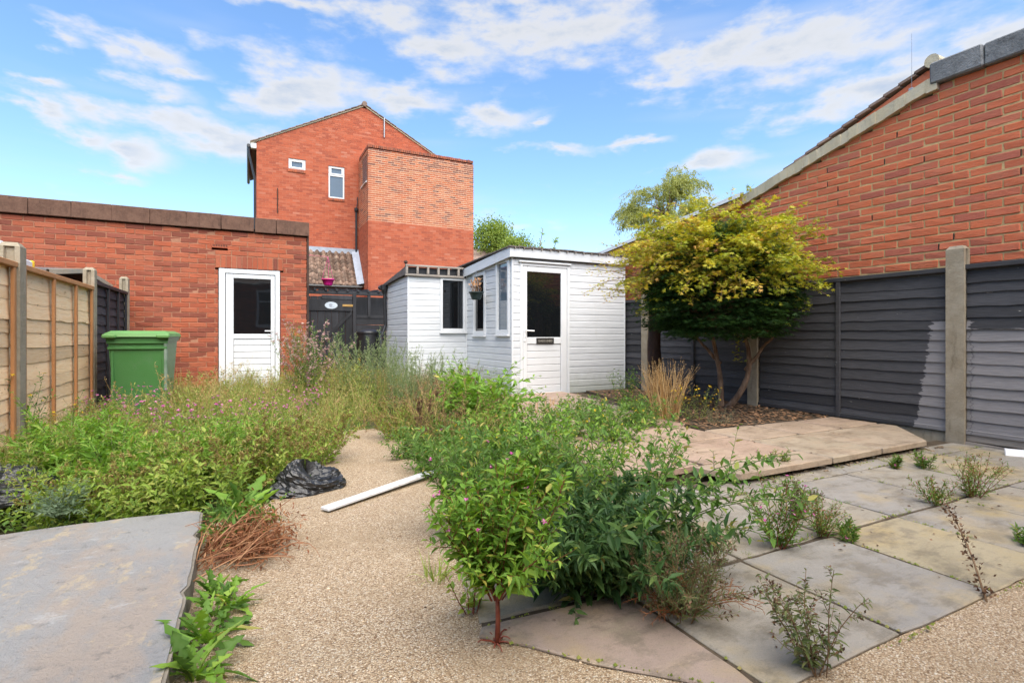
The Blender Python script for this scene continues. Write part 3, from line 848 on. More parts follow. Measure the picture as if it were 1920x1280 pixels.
brick_wall(house, 'y', BX0, siv, 1.76, BM, MAT['brick_h'], MAT['mortar_h'], 0, bev=0, recess=.004)
brick_wall(house, 'y', BX0, siv, BM, BT - .11, MAT['brick_u'], MAT['mortar_u'], 0, bev=0, recess=.003, joint=.018)
g = Geo(); g.box(BX0 + .12, BX1, BY + .12, HY - .01, 1.0, BT - .12); part('block_core', g, MAT['mortar_h'], house)
g = Geo(); g.cbox(BX0 + .05, BX0 + .1, 19.0, 19.95, 6.42, 7.40, .01); wl = part('side_window', g, MAT['black'], house)
g = Geo()
for i in range(9): g.cbox(BX0 + .02, BX0 + .05, 19.03, 19.92, 6.45 + i * .105, 6.52 + i * .105, .004)
part('louvre', g, MAT['metal_g'], wl, kind='stuff')
g = Geo(); g.cbox(BX0 - .05, BX0 + .1, 18.98, 19.97, 6.37, 6.415, .006); part('window_sill', g, MAT['upvc'], wl)
g = Geo(); k = BX0
while k < BX1 - .03: g.cbox(k + .003, k + .067, BY - .004 + rng.normal(0, .003), BY + .2, BT - .11, BT + rng.normal(0, .006), .006, float(rng.random() * .22)); k += .0745
k = BY + .21
while k < HY - .1: g.cbox(BX0 - .004, BX0 + .2, k + .003, k + .067, BT - .11, BT + rng.normal(0, .006), .006, float(rng.random() * .22)); k += .0745
part('brick_on_edge_coping', g, MAT['brick_u'], house, kind='stuff')
# downpipe in the corner
g = Geo(); g.tube([(3.70, HY - .06, 5.75), (3.70, HY - .06, 4.0)], .04, 8); g.lathe([(.03, -.1), (.075, 0), (.075, .09), (.03, .09)], (3.70, HY - .06, 5.68), 10); g.tube([(3.70, HY - .06, 5.75), (3.74, HY - .06, 5.95), (3.74, HY - .06, 6.2)], .018, 6)
part('downpipe', g, MAT['black_pl'], house)
# pantiled lean-to between gable and block
RY0, RY1, RZ0, RZ1 = 19.42, HY - .03, 2.70, 4.03
ln = math.hypot(RY1 - RY0, RZ1 - RZ0); rows = 9; pit = ln / rows; ux, uz = (RY1 - RY0) / ln, (RZ1 - RZ0) / ln
g = Geo(); g.add([(.6, RY0 + .02, RZ0 - .03), (BX0 - .01, RY0 + .02, RZ0 - .03), (BX0 - .01, RY1, RZ1 - .03), (.6, RY1, RZ1 - .03)], [(0, 1, 2, 3)])
lt = part('lean_to_roof', g, MAT['bark_d'], house)
tw = .225; prof = [(u, .038 * math.sin(u * 2 * math.pi - .6)) for u in np.linspace(0, 1.08, 9)]
tms = []
for v in range(6):
    tg = Geo(); V = []
    for k in (0, 1):
        for u, h in prof: V.append((u * tw, k * (pit + .05), h + (0 if k else .018)))
    for u, h in prof: V.append((u * tw, 0, h - .004))
    n = len(prof); Q = [(i, i + 1, n + i + 1, n + i) for i in range(n - 1)] + [(2 * n + i, 2 * n + i + 1, i + 1, i) for i in range(n - 1)]
    tg.add(V, Q, None, float(v / 5)); tms.append(tg.mesh('pantile', MAT['tile_p'], True))
rot = Matrix.Rotation(math.atan2(uz, ux), 3, 'X')
for r_ in range(rows):
    for c_ in range(10):
        x = BX0 - .23 - (c_ + 1) * tw
        put('pantile', tms[int(rng.integers(6))], lt, (x, RY0 + ux * pit * r_, RZ0 + uz * pit * r_ + rng.normal(0, .003)), rot)
g = Geo(); g.box(.6, BX0 - .02, HY - .02, HY - .004, RZ1 - .02, RZ1 + .17); V = [(BX0 - .26, RY0, RZ0 + .045), (BX0 - .012, RY0, RZ0 + .10), (BX0 - .012, RY1, RZ1 + .16), (BX0 - .26, RY1, RZ1 + .06)]
g.add(V, [(0, 1, 2, 3)]); part('flashing', g, MAT['lead'], lt)
g = Geo(); g.tube([(.6, RY0 - .07, RZ0 - .06), (BX0 - .1, RY0 - .07, RZ0 - .06)], .06, 8); g.box(.6, BX0 - .1, RY0 - .02, RY0 + .01, RZ0 - .16, RZ0 - .02); part('gutter', g, MAT['black_pl'], lt)
brick_wall(house, 'x', RY0 + .02, lambda a, b: [(.6, BX0)], 1.8, RZ0 - .15, MAT['brick_h'], MAT['mortar_h'], 0, bev=0, recess=.004)

# ------------------------------------------------------------------ distant house roof between block and shed
far = thing('distant_house', 'far house with a brown tiled roof seen above the shed', 'house', (14, 33, 0))
g = Geo(); g.box(6.5, 17.5, 33.2, 39, -.1, 5.0); part('wall', g, MAT['mortar_h'], far)
rr = Geo()
for i in range(14):
    f0, f1 = i / 14, (i + 1) / 14
    ya, yb, za, zb = 32.8 + 3.4 * f0, 32.8 + 3.4 * f1, 5.0 + 2.35 * f0, 5.0 + 2.35 * f1
    V = [(6.2, ya, za + .05), (17.8, ya, za + .05), (17.8, yb, zb + .02), (6.2, yb, zb + .02), (6.2, ya, za), (17.8, ya, za)]
    rr.add(V, [(0, 1, 2, 3), (4, 5, 1, 0)], None, float(rng.random()))
rr.add([(6.2, 36.2, 7.35), (17.8, 36.2, 7.35), (17.8, 39.6, 5.0), (6.2, 39.6, 5.0)], [(0, 1, 2, 3)]); part('roof', rr, MAT['tile_d'], far)

# ------------------------------------------------------------------ right-hand house with the long brick flank
WX = 5.55
flank = thing('brick_house', 'red brick house flank with sloping verge rising over the charcoal fence', 'house', (WX + .3, 3, 0))
VK = [(2.51, 3.17), (4.45, 2.60), (7.2, 2.27), (11.5, 1.9)]


def vz(y): return float(np.interp(y, [p[0] for p in VK], [p[1] for p in VK]))


def fiv(za, zb):
    zc = (za + zb) / 2
    b = 2.50
    if zc < 3.17:
        ys = np.linspace(2.5, 8.2, 300); ok = [y for y in ys if vz(y) > zc + .03]; b = ok[-1] if ok else 2.5
    return [(-1.2, b)] if zc < 3.17 else []


fw = brick_wall(flank, 'y', WX, fiv, .02, 3.17, MAT['brick_r'], MAT['mortar_r'], n_ind=285, sel=lambda c: c[2] > 1.42 and 1.6 < c[1] < 6.2, joint=.0115, bev=.005, recess=.006, jit=.0011)
g = Geo(); rq = np.random.default_rng(31)
for k in range(26):
    c_ = int(rq.integers(20, 41)); z_ = .02 + c_ * .075 + .0115; y_ = round(rq.uniform(1.7, 4.6) / .225) * .225 + (c_ % 2) * .1125 - .005
    if z_ + .07 < vz(y_) - .05: g.box(WX + .002, WX + .0085, y_ - .0045, y_ + .0045, z_ + .004, z_ + .058)
part('open_joint', g, MAT['bark_d'], fw, kind='stuff')
for a, b in ((-1.2, .55), (.555, 1.47), (1.475, 2.125), (2.13, 2.52)):
    g = Geo()
    if a < 2.1: g.cbox(WX - .06, WX + .22, a, b, 3.172, 3.36, .012, jit=.002)
    else: g.cbox(WX - .066, WX + .226, a, b, 3.17, 3.366, .014, jit=.003)
    part('coping', g, MAT['coping_r'], flank)
g = Geo(); g.prism([(-1.2, 0), (2.5, 0), (7.2, 0), (7.2, 2.22), (4.45, 2.52), (2.51, 3.1), (-1.2, 3.16)], 'x', WX + .13, WX + .2); part('inner_wall', g, MAT['mortar_r'], flank)
# mortared verge, lumpy
P = []; rad = []
ys = np.linspace(2.46, 4.6, 26)
g = Geo()
for i in range(len(ys) - 1):
    a, b = ys[i], ys[i + 1]; za, zb = vz(a), vz(b); j = rng.normal(0, .004, 4)
    V = [(WX - .045 + j[0], a, za - .04 + j[2]), (WX - .05 + j[1], a, za + .075), (WX + .14, a, za + .085), (WX + .14, a, za - .04), (WX - .045 + j[0], b, zb - .04 + j[2]), (WX - .05 + j[1], b, zb + .075), (WX + .14, b, zb + .085), (WX + .14, b, zb - .04)]
    g.add(V, [(0, 1, 5, 4), (1, 2, 6, 5), (3, 0, 4, 7), (0, 3, 2, 1), (4, 5, 6, 7)])
part('verge', g, MAT['verge'], flank)
# upper tiled roof behind the verge: brick upstand then stepped tiles
XR = WX + .22
g = Geo(); g.prism([(2.50, 2.9), (4.7, 2.4), (4.7, 2.60), (2.66, 3.43), (2.46, 3.40)], 'x', XR, XR + .1); part('upstand', g, MAT['brick_r'], flank)
rt = Geo(); nt_ = 17
for i in range(nt_):
    f0, f1 = i / nt_, (i + 1.1) / nt_
    ya, yb = 2.60 + 2.35 * f0, 2.60 + 2.35 * f1; za, zb = 3.47 - .92 * f0, 3.47 - .92 * f1
    V = [(x, y, z + dz) for dz in (0, .028) for x in (XR - .035, XR + 4.5) for y, z in ((ya, za + .0), (yb, zb + .018))]
    o = np.array(V).reshape(2, 2, 2, 3)
    rt.add(np.array([o[a, b, c] for b in (0, 1) for c in (0, 1) for a in (0, 1)]), BOXQ, None, float(rng.random()))
rfr = part('roof', rt, MAT['tile_d'], flank)
g = Geo(); g.tube([(XR - .05, 2.60, 3.49), (XR + 4.5, 2.60, 3.49)], .062, 12); part('ridge', g, MAT['verge'], rfr)
# lower roof edge beyond the maple: grey sheet, white edge and orange soffit board
g = Geo(); LP = [(4.5, 2.66), (7.2, 2.36), (11.5, 1.98)]
for (a, za), (b, zb) in zip(LP[:-1], LP[1:]):
    V = [(WX - .10, a, za), (WX + 3, a, za + .6), (WX + 3, b, zb + .6), (WX - .10, b, zb), (WX - .10, a, za - .02), (WX - .10, b, zb - .02)]
    g.add(V, [(0, 1, 2, 3), (4, 0, 3, 5)], None, .5)
part('lower_roof', g, MAT['coping_r'], flank)
g = Geo(); h = Geo()
for (a, za), (b, zb) in zip(LP[:-1], LP[1:]):
    g.add([(WX - .115, a, za - .03), (WX - .115, a, za + .02), (WX - .115, b, zb + .02), (WX - .115, b, zb - .03), (WX - .06, a, za + .03), (WX - .06, b, zb + .03)], [(0, 1, 2, 3), (1, 4, 5, 2)])
    h.add([(WX - .08, a, za - .13), (WX - .08, a, za - .031), (WX - .08, b, zb - .031), (WX - .08, b, zb - .13), (WX + .1, a, za - .13), (WX + .1, b, zb - .13)], [(0, 1, 2, 3), (4, 0, 3, 5)])
part('roof_edge', g, MAT['upvc'], flank); part('soffit_board', h, MAT['orange_b'], flank)
g = Geo(); AX = WX + .12; AYY = onx = 2.78
aer = thing('television_aerial', 'thin metal aerial rod bracketed to the roof verge of the flank wall', 'aerial', (WX + .14, 2.74, 3.2))
g.tube([(WX + .12, 2.74, 3.13), (WX + .12, 2.74, 3.80)], .0018, 5); part('rod', g, MAT['metal_g'], aer)
g = Geo(); g.cbox(WX + .10, WX + .16, 2.72, 2.76, 3.14, 3.28, .004); g.cbox(WX + .09, WX + .2, 2.70, 2.78, 3.12, 3.15, .004); part('bracket', g, MAT['metal_g'], aer)

# ------------------------------------------------------------------ own house behind the camera (seen mirrored in the panes)
own = thing('brick_house', 'single-storey brick house wall mirrored in the garage door pane', 'house', (1, -1.6, 0))
brick_wall(own, 'x', -1.45, lambda a, b: [(-3, 5)], 0, 2.7, MAT['brick_g'], MAT['mortar_g'], 0, bev=0)
for ch in list(own.children):
    ch.matrix_basis = Matrix.Translation((2, -2.9, 0)) @ rz(180)
f = Geo()
for q in ((.25, .33, 1.2, 2.5), (.9, .98, 1.2, 2.5), (.33, .9, 1.2, 1.28), (.33, .9, 2.42, 2.5), (.33, .9, 2.05, 2.11)): f.cbox(q[0], q[1], -1.44, -1.36, q[2], q[3], .006)
wo = part('window', f, MAT['upvc'], own); g = Geo(); g.box(.3, .93, -1.415, -1.405, 1.25, 2.45); part('pane', g, MAT['glass'], wo)
g = Geo(); g.add([(-3.3, -1.15, 2.68), (5.3, -1.15, 2.68), (5.3, -5, 4.4), (-3.3, -5, 4.4)], [(0, 1, 2, 3)]); part('roof', g, MAT['tile_d'], own)

# ------------------------------------------------------------------ white garden shed
shed = thing('garden_shed', 'white clad garden shed with half-glazed door and corner windows', 'shed', (4.2, 7.6, .03))
SX0, SX1, SY0, SY1, LX0, LY1 = 3.35, 5.365, 6.63, 8.35, 2.32, 9.82
DX0, DX1 = 3.477, 4.32


def cut(a, b, holes, zc):
    out = [(a, b)]
    for h0, h1, z0, z1 in holes:
        if z0 < zc < z1:
            o2 = []
            for p, q in out:
                if q <= h0 or p >= h1: o2.append((p, q)); continue
                if p < h0: o2.append((p, h0))
                if q > h1: o2.append((h1, q))
            out = o2
    return [(p, q) for p, q in out if q - p > .02]


BH = .0985


def board_mesh(L, ntint):
    g = Geo(); h = BH - .005
    prof = [(.0, -h / 2), (.0, h / 2 - .016), (.006, h / 2 - .004), (.008, h / 2), (.02, h / 2), (.02, -h / 2)]      # y, z
    V = [(x, p[0], p[1]) for x in (-L / 2, L / 2) for p in prof]; n = len(prof)
    Q = [(i, (i + 1) % n, n + (i + 1) % n, n + i) for i in range(n)]
    T = [(0, i, i + 1) for i in range(1, n - 1)] + [(n, n + i + 1, n + i) for i in range(1, n - 1)]
    g.add(V, Q, T, ntint); return g.mesh('cladding_board', MAT['clad'])


_bm = {}


def clad(axis, face, a, b, z0, ztop, holes):
    Rm = None if axis == 'x' else rz(-90).to_3x3()
    back = Geo(); z = z0; k = 0
    while True:
        zt = z + BH
        if (ztop(0.5 * (a + b)) if callable(ztop) else ztop) < z + .03: break
        iv_ = cut(a, b, holes, z + BH / 2)
        for p, q in iv_:
            if axis == 'x': back.box(p + .003, q - .003, face + .018, face + .045, z, zt)
            else: back.box(face + .018, face + .045, p + .003, q - .003, z, zt)
            L = round(q - p, 3)
            if L not in _bm: _bm[L] = board_mesh(L, .5)
            c = (p + q) / 2
            put('cladding_board', _bm[L], shed, (c, face + rng.normal(0, .0008), z + BH / 2) if axis == 'x' else (face + rng.normal(0, .0008), c, z + BH / 2), Rm)
        z = zt
    part('sheathing', back, MAT['clad'], shed)


WA = (2.868, 3.325, .975, 1.885); WB = (7.546, 8.049, .92, 1.93); WC = (6.70, 7.15, .93, 2.03)
clad('x', SY0, SX0, SX1, .05, 2.03, [(DX0, DX1, -1, 1.97)])
clad('y', SX0, SY0 + .046, SY1, .05, 1.98, [WB, WC])
clad('x', SY1, LX0, SX0 - .001, .02, 1.88, [WA])
clad('y', LX0, SY1 + .046, LY1, .02, 1.86, [])
g = Geo(); g.box(SX0 + .05, SX1 - .01, SY0 + .07, 9.8, .0, 1.98); part('inner_wall', g, MAT['bark_d'], shed)
g = Geo(); g.box(LX0 + .05, SX0 + .04, SY1 + .07, LY1, .0, 1.80); part('inner_wall', g, MAT['bark_d'], shed)
g = Geo()
g.cbox(SX0 - .006, SX0 + .02, SY0 - .006, SY0 + .02, .04, 2.03, .004); g.cbox(SX1 - .015, SX1 + .006, SY0 - .008, SY0 + .05, .04, 2.03, .004)
g.cbox(LX0 - .006, LX0 + .02, SY1 - .006, SY1 + .02, .02, 1.9, .004); g.cbox(SX0 - .02, SX0 + .0, SY1 - .02, SY1 + .0, .02, 1.98, .004)
part('corner_trim', g, MAT['upvc'], shed, kind='stuff')
g = Geo(); g.cbox(SX0 - .065, SX1 + .03, SY0 - .065, SY0 - .04, 2.022, 2.158, .005); part('fascia', g, MAT['clad'], shed)
z1f, z1b = 2.158, 2.045
g = Geo(); ya, yb = SY0 - .064, SY1 + .02
V = [(x, y, z) for x in (SX0 - .066, SX0 - .042) for y, zt in ((ya, z1f), (yb, z1b)) for z in (zt - .136, zt)]
g.add(V, BOXQ); part('fascia', g, MAT['clad'], shed)
g = Geo()                                              # felt roof with a ragged drip edge
nx = 26; xs = np.linspace(SX0 - .085, SX1 + .045, nx + 1)
for i in range(nx):
    a, b = xs[i], xs[i + 1] + .0; j = rng.normal(0, .004, 2)
    V = [(x, y, z + dz) for dz in (0, .018) for x in (a, b) for y, z in ((SY0 - .092 + j[0], 2.160 + j[1]), (9.9, 2.055))]
    o = np.array(V).reshape(2, 2, 2, 3); g.add(np.array([o[c, a_, b_] for a_ in (0, 1) for b_ in (0, 1) for c in (0, 1)]), BOXQ, None, float(rng.random()))
part('roof', g, MAT['felt'], shed)
g = Geo()
for i in range(15):
    x = SX0 + i * .145; g.box(x, x + .012, SY0 - .096, SY0 - .064, 2.138, 2.159)
part('felt_clip', g, MAT['grey_wood'], shed, kind='stuff')
# lean-to roof and slotted timber rail
g = Geo(); V = [(LX0 - .05, SY1 + .03, 1.90), (SX0 + .0, SY1 + .03, 1.95), (SX0 + .0, LY1 + .1, 1.885), (LX0 - .05, LY1 + .1, 1.85)]; V += [(x, y, z + .02) for x, y, z in V]
g.add(V, [(3, 2, 1, 0), (4, 5, 6, 7), (0, 1, 5, 4), (1, 2, 6, 5), (2, 3, 7, 6), (3, 0, 4, 7)])
V = [(LX0 - .045, SY1 + .0, 1.90), (LX0 - .045, SY1 + .0, 2.03), (LX0 - .045, LY1 + .1, 1.875), (LX0 - .045, LY1 + .1, 1.83)]; V2 = [(x + .03, y, z) for x, y, z in V]
g.add(V + V2, [(0, 1, 2, 3), (7, 6, 5, 4), (1, 5, 6, 2), (0, 4, 5, 1)])
part('lean_to_roof', g, MAT['felt'], shed)
g = Geo(); g.cbox(LX0 - .05, SX0 - .07, SY1 - .055, SY1 - .005, 2.035, 2.065, .004); g.cbox(LX0 - .05, SX0 - .07, SY1 - .055, SY1 - .005, 1.882, 1.915, .004)
rail = part('slotted_rail', g, MAT['grey_wood'], shed)
for i in range(6):
    x = LX0 - .045 + i * .178; g = Geo(); g.cbox(x, x + .034, SY1 - .058, SY1 - .008, 1.917, 2.033, .003); part('slat', g, MAT['grey_wood'], rail)
g = Geo(); g.box(LX0 - .02, SX0 - .07, SY1 + .012, SY1 + .025, 1.9, 2.03); part('dark_void_sheet', g, MAT['black'], rail)  # black sheet added to stand for the dark void behind the slats
g = Geo(); g.tube([(LX0 - .02, SY1 + .05, 1.9), (LX0 - .02, SY1 + .05, 2.10)], .014, 7); g.lathe([(.0, .05), (.02, .045), (.036, .02), (.036, .012), (.012, 0)], (LX0 - .02, SY1 + .05, 2.09), 10); part('vent_cap', g, MAT['bark_d'], shed)
g = Geo(); zt = 1.83
g.tube([(LX0 - .09, LY1 + .1, zt - .02), (LX0 - .09, LY1 - .05, zt - .02)], .05, 8); g.lathe([(.03, -.12), (.06, -.04), (.06, .04), (.0, .04)], (LX0 - .06, LY1 - .08, zt - .03), 10)
g.tube([(LX0 - .05, LY1 - .08, zt - .1), (LX0 - .04, LY1 - .08, 1.1), (LX0 - .10, LY1 - .09, .92)], .03, 8)
for z in (1.6, 1.35): g.lathe([(.031, 0), (.038, 0), (.038, .03), (.031, .03)], (LX0 - .045, LY1 - .08, z), 8)
part('rainwater_pipe', g, MAT['black_pl'], shed)


def upvc_window(axis, face, a, b, z0, z1, w=.05, gm='glass'):
    f = Geo(); s = Geo()

    def bx(G, p, q, d0, d1, za, zb, be=.005):
        if axis == 'x': G.cbox(p, q, face + d0, face + d1, za, zb, be)
        else: G.cbox(face + d0, face + d1, p, q, za, zb, be)
    bx(f, a, a + w, -.022, .05, z0, z1); bx(f, b - w, b, -.022, .05, z0, z1)
    bx(f, a + w, b - w, -.021, .05, z1 - w, z1); bx(f, a + w, b - w, -.021, .05, z0, z0 + w + .01)
    bx(f, a - .01, b + .01, -.045, -.001, z0 - .03, z0 - .001)
    o = part('window', f, MAT['upvc'], shed)
    bx(s, a + w + .002, b - w - .002, .012, .018, z0 + w, z1 - w, .001)
    part('pane', s, MAT[gm], o)
    return o


upvc_window('x', SY1, *WA, w=.045); upvc_window('y', SX0, *WB, w=.055); upvc_window('y', SX0, *WC, w=.055, gm='glass_sky')
dr = Geo(); Fd = SY0 - .012
dr.cbox(DX0, DX0 + .045, Fd, Fd + .07, .02, 1.96, .005); dr.cbox(DX1 - .045, DX1, Fd, Fd + .07, .02, 1.96, .005); dr.cbox(DX0 + .045, DX1 - .045, Fd + .001, Fd + .07, 1.915, 1.959, .005)
dr.cbox(DX0 - .03, DX1 + .01, Fd - .03, Fd + .04, 1.962, 1.985, .004)
sdoor = part('door', dr, MAT['upvc'], shed)
g = Geo(); L0 = DX0 + .049; L1 = DX1 - .049; P0, P1 = 3.592, 4.167; Fl = Fd + .006
g.cbox(L0, P0, Fl, Fl + .05, .03, 1.91, .006); g.cbox(P1, L1, Fl, Fl + .05, .03, 1.91, .006)
g.cbox(P0, P1, Fl + .001, Fl + .05, 1.835, 1.909, .006); g.cbox(P0, P1, Fl + .001, Fl + .05, .789, .888, .006); g.cbox(P0, P1, Fl + .001, Fl + .05, .03, .087, .006)
part('door_leaf', g, MAT['upvc'], sdoor)
g = Geo(); g.box(P0 + .001, P1 - .001, Fl + .02, Fl + .026, .88, 1.84); part('pane', g, MAT['glass'], sdoor)
for i in range(7):
    g = Geo(); g.cbox(P0 + .002, P1 - .002, Fl + .014, Fl + .03, .089 + i * .0998, .185 + i * .0998, .006); part('door_board', g, MAT['upvc'], sdoor)
g = Geo(); g.cbox(3.535, 3.565, Fl - .012, Fl + .002, .83, 1.04, .004); g.tube([(3.55, Fl - .01, .985), (3.55, Fl - .05, .985), (3.68, Fl - .052, .98)], .010, 8); g.cbox(3.546, 3.554, Fl - .0135, Fl - .011, .87, .895, .001, mat=1)
part('handle', g, [MAT['metal_w'], MAT['black_pl']], sdoor)
sign = thing('name_plate', 'small dark plate reading DAD\'S SHED below the shed door pane', 'sign', (3.89, Fl - .005, .79))
g = Geo(); g.cbox(3.742, 4.038, Fl - .008, Fl + .0005, .792, .880, .003); part('plate', g, MAT['sign_k'], sign)


def lettering(txt, size, loc, rot, mat, parent, ext=.001):
    cu = bpy.data.curves.new('lettering', 'FONT'); cu.body = txt; cu.size = size; cu.extrude = ext; cu.align_x = 'CENTER'; cu.align_y = 'CENTER'; cu.resolution_u = 2
    to = bpy.data.objects.new('lettering_source', cu); COL.objects.link(to)
    dg = bpy.context.evaluated_depsgraph_get(); me = bpy.data.meshes.new_from_object(to.evaluated_get(dg)); bpy.data.objects.remove(to)
    me.materials.clear(); me.materials.append(mat)
    return put('lettering', me, parent, loc, rot)


lettering("DAD'S SHED", .043, (3.89, Fl - .0105, .833), Matrix.Rotation(R(90), 3, 'X'), MAT['letter'], sign)

# ------------------------------------------------------------------ gate passage
GT = 11.36
gate = thing('garden_gate', 'black ledged and braced timber gate beside the garage', 'gate', (1.5, GT, 0))
xb = np.linspace(1.0, 1.965, 8)
for i in range(7):
    g = Geo(); g.cbox(xb[i] + .002, xb[i + 1] - .002, GT, GT + .022, .02, 1.72, .003, float(rng.random())); part('gate_board', g, MAT['black'], gate)
g = Geo(); g.cbox(1.0, 1.965, GT - .025, GT - .001, 1.42, 1.66, .004, .4); part('top_rail', g, MAT['black'], gate)
g = Geo(); g.cbox(1.35, 1.96, GT - .034, GT - .026, 1.66, 1.745, .003, .9); part('ledge', g, MAT['black'], gate)
g = Geo(); V = [(1.08, GT - .024, .55), (1.16, GT - .024, .52), (1.95, GT - .024, 1.36), (1.95, GT - .024, 1.43)]; V += [(x, y + .022, z) for x, y, z in V]
g.add(V, [(0, 1, 2, 3), (7, 6, 5, 4), (0, 4, 5, 1), (1, 5, 6, 2), (2, 6, 7, 3), (3, 7, 4, 0)], None, .3); part('brace', g, MAT['black'], gate)
g = Geo(); g.cbox(1.76, 1.99, GT - .035, GT - .026, 1.515, 1.56, .002); part('latch', g, MAT['brass'], gate)
pl = thing('oval_sign', 'pale oval house plaque fixed to the black gate', 'sign', (1.5, GT - .03, 1.5))
g = Geo(); a = np.linspace(0, 2 * math.pi, 28, endpoint=False); g.prism([(1.535 + .125 * math.cos(t), 1.535 + .072 * math.sin(t)) for t in a], 'y', GT - .033, GT - .026); part('plate', g, MAT['sign_w'], pl)
g = Geo(); g.prism([(1.535 + .035 * math.cos(t) - .01, 1.54 + .03 * math.sin(t)) for t in a], 'y', GT - .0345, GT - .0335); g.box(1.50, 1.6, GT - .0345, GT - .0335, 1.495, 1.502); part('motif', g, MAT['lead'], pl)
scr = thing('fence_panel', 'black timber screen with open slots between gate and shed', 'fence', (2.4, GT, 0))
g = Geo(); g.cbox(1.97, 2.04, GT - .04, GT + .05, 0, 1.82, .004); g.cbox(2.28, 2.34, GT - .03, GT + .03, 1.30, 1.76, .004); part('post', g, MAT['black'], scr)
for i in range(9):
    g = Geo(); g.cbox(2.045, 2.9, GT + .0, GT + .02, .02 + i * .14, .155 + i * .14, .003, float(rng.random())); part('screen_board', g, MAT['black'], scr)
g = Geo(); g.cbox(2.045, 2.9, GT - .015, GT + .0, 1.28, 1.34, .003); g.cbox(.92, 2.9, GT - .03, GT + .06, 1.765, 1.83, .004, .5); part('rail', g, MAT['black'], scr)
g = Geo(); g.box(2.05, 2.9, GT + .3, GT + .32, 1.2, 1.75); part('back_panel', g, MAT['black'], scr)
for i in range(9):
    x = .98 + i * .215; g = Geo(); V = [(x, GT - .06, 1.832), (x + .045, GT - .06, 1.832), (x + .045, GT - .06, 1.865), (x, GT - .06, 1.895)]; V += [(p, GT + 1.1, q + .05) for p, _, q in V]
    g.add(V, [(0, 1, 2, 3), (7, 6, 5, 4), (0, 4, 5, 1), (1, 5, 6, 2), (2, 6, 7, 3), (3, 7, 4, 0)]); part('rafter', g, MAT['black'], scr)
wb = thing('water_butt', 'black round water butt beside the shed corner', 'water butt', (2.15, 10.3, 0))
g = Geo(); g.lathe([(.19, -.03), (.22, .3), (.215, .31), (.235, .55), (.23, .8), (.22, .96)], (2.08, 10.2, 0), 24); part('barrel', g, MAT['black_pl'], wb, smooth=True)
g = Geo(); g.lathe([(.235, .94), (.24, .97), (.23, .99), (.12, 1.03), (0, 1.04)], (2.08, 10.2, 0), 24); part('lid', g, MAT['black_pl'], wb, smooth=True)


def basket(name, label, c, r, mat, drop, dead, hook):
    t = thing(name, label, 'hanging basket', c, group=None)
    g = Geo(); g.lathe([(0, 0), (r * .55, 0), (r * .66, .02), (r * .92, r * .9), (r * 1.03, r * .9), (r * 1.04, r * 1.02), (r * .95, r * 1.02), (r * .8, r * .7), (0, r * .7)], c, 22); part('pot', g, MAT[mat], t, smooth=True)
    g = Geo(); top = (c[0], c[1], c[2] + drop)
    for k in range(3):
        a_ = k * 2.094 + .5; g.tube([(c[0] + r * math.cos(a_), c[1] + r * math.sin(a_), c[2] + r), top], .002, 4)
    g.tube(hook + [top], .004, 5); part('hanger', g, MAT['pink' if mat == 'pink' else 'metal_g'], t)
    if dead:
        g = Geo()
        for k in range(26):
            a_ = rng.random() * 6.28; s_ = r * .6 * rng.random(); b = np.array(c) + (s_ * math.cos(a_), s_ * math.sin(a_), r * .7); e = b + np.array([rng.normal(0, .04), rng.normal(0, .04), .08 + rng.random() * .15])
            g.tube([b, (b + e) / 2 + rng.normal(0, .012, 3), e], [.003, .003, .001], 4, float(rng.random()))
            q = e + rng.normal(0, .01, (4, 3)); g.add([e, e + (.02, 0, .03), e + (.0, .02, .045), e + (-.02, 0, .02)] + rng.normal(0, .006, (4, 3)), [(0, 1, 2, 3)], None, float(rng.random()))
        part('dead_plant', g, MAT['chip'], t, kind='stuff')
    return t


pb = spot(615, 10.9)
basket('hanging_basket', 'bright pink hanging basket in front of the pantiled roof', (pb[0], pb[1], 1.95), .13, 'pink', .60, False, [(.88, pb[1], 2.35), (.92, pb[1], 2.50), (1.1, pb[1], 2.56)])
bb = spot(893, 8.05)
basket('hanging_basket', 'dark green hanging basket of dead stems beside the shed windows', (bb[0], bb[1], 1.465), .115, 'pot', .44, True, [(3.30, bb[1], 1.93), (3.27, bb[1], 1.94)])

# ------------------------------------------------------------------ fences
def conc_post(x, y, ztop, label, grp, wx=.10, wy=.13, face=1):
    t = thing('concrete_post', label, 'fence post', (x, y, 0), grp)
    g = Geo(); a = .018
    pr = [(-wx / 2, -wy / 2), (wx / 2, -wy / 2), (wx / 2, wy / 2), (-wx / 2, wy / 2)]
    pr = [(-wx / 2, -wy / 2), (-wx / 2 + .03, -wy / 2), (-wx / 2 + .038, -wy / 2 + .022), (wx / 2 - .038, -wy / 2 + .022), (wx / 2 - .03, -wy / 2), (wx / 2, -wy / 2),
          (wx / 2, wy / 2), (wx / 2 - .03, wy / 2), (wx / 2 - .038, wy / 2 - .022), (-wx / 2 + .038, wy / 2 - .022), (-wx / 2 + .03, wy / 2), (-wx / 2, wy / 2)]
    g.prism([(x + p, y + q) for p, q in pr], 'z', -.1, ztop - .03)
    part('shaft', g, MAT['concrete'], t)
    g = Geo(); h = [(x + sx * wx / 2, y + sy * wy / 2, ztop - .0295) for sx, sy in ((-1, -1), (1, -1), (1, 1), (-1, 1))]; k = [(x + sx * (wx / 2 - .02), y + sy * (wy / 2 - .02), ztop) for sx, sy in ((-1, -1), (1, -1), (1, 1), (-1, 1))]
    g.add(h + k, [(3, 2, 1, 0), (0, 1, 5, 4), (1, 2, 6, 5), (2, 3, 7, 6), (3, 0, 4, 7), (4, 5, 6, 7)]); part('post_cap', g, MAT['concrete'], t)
    return t


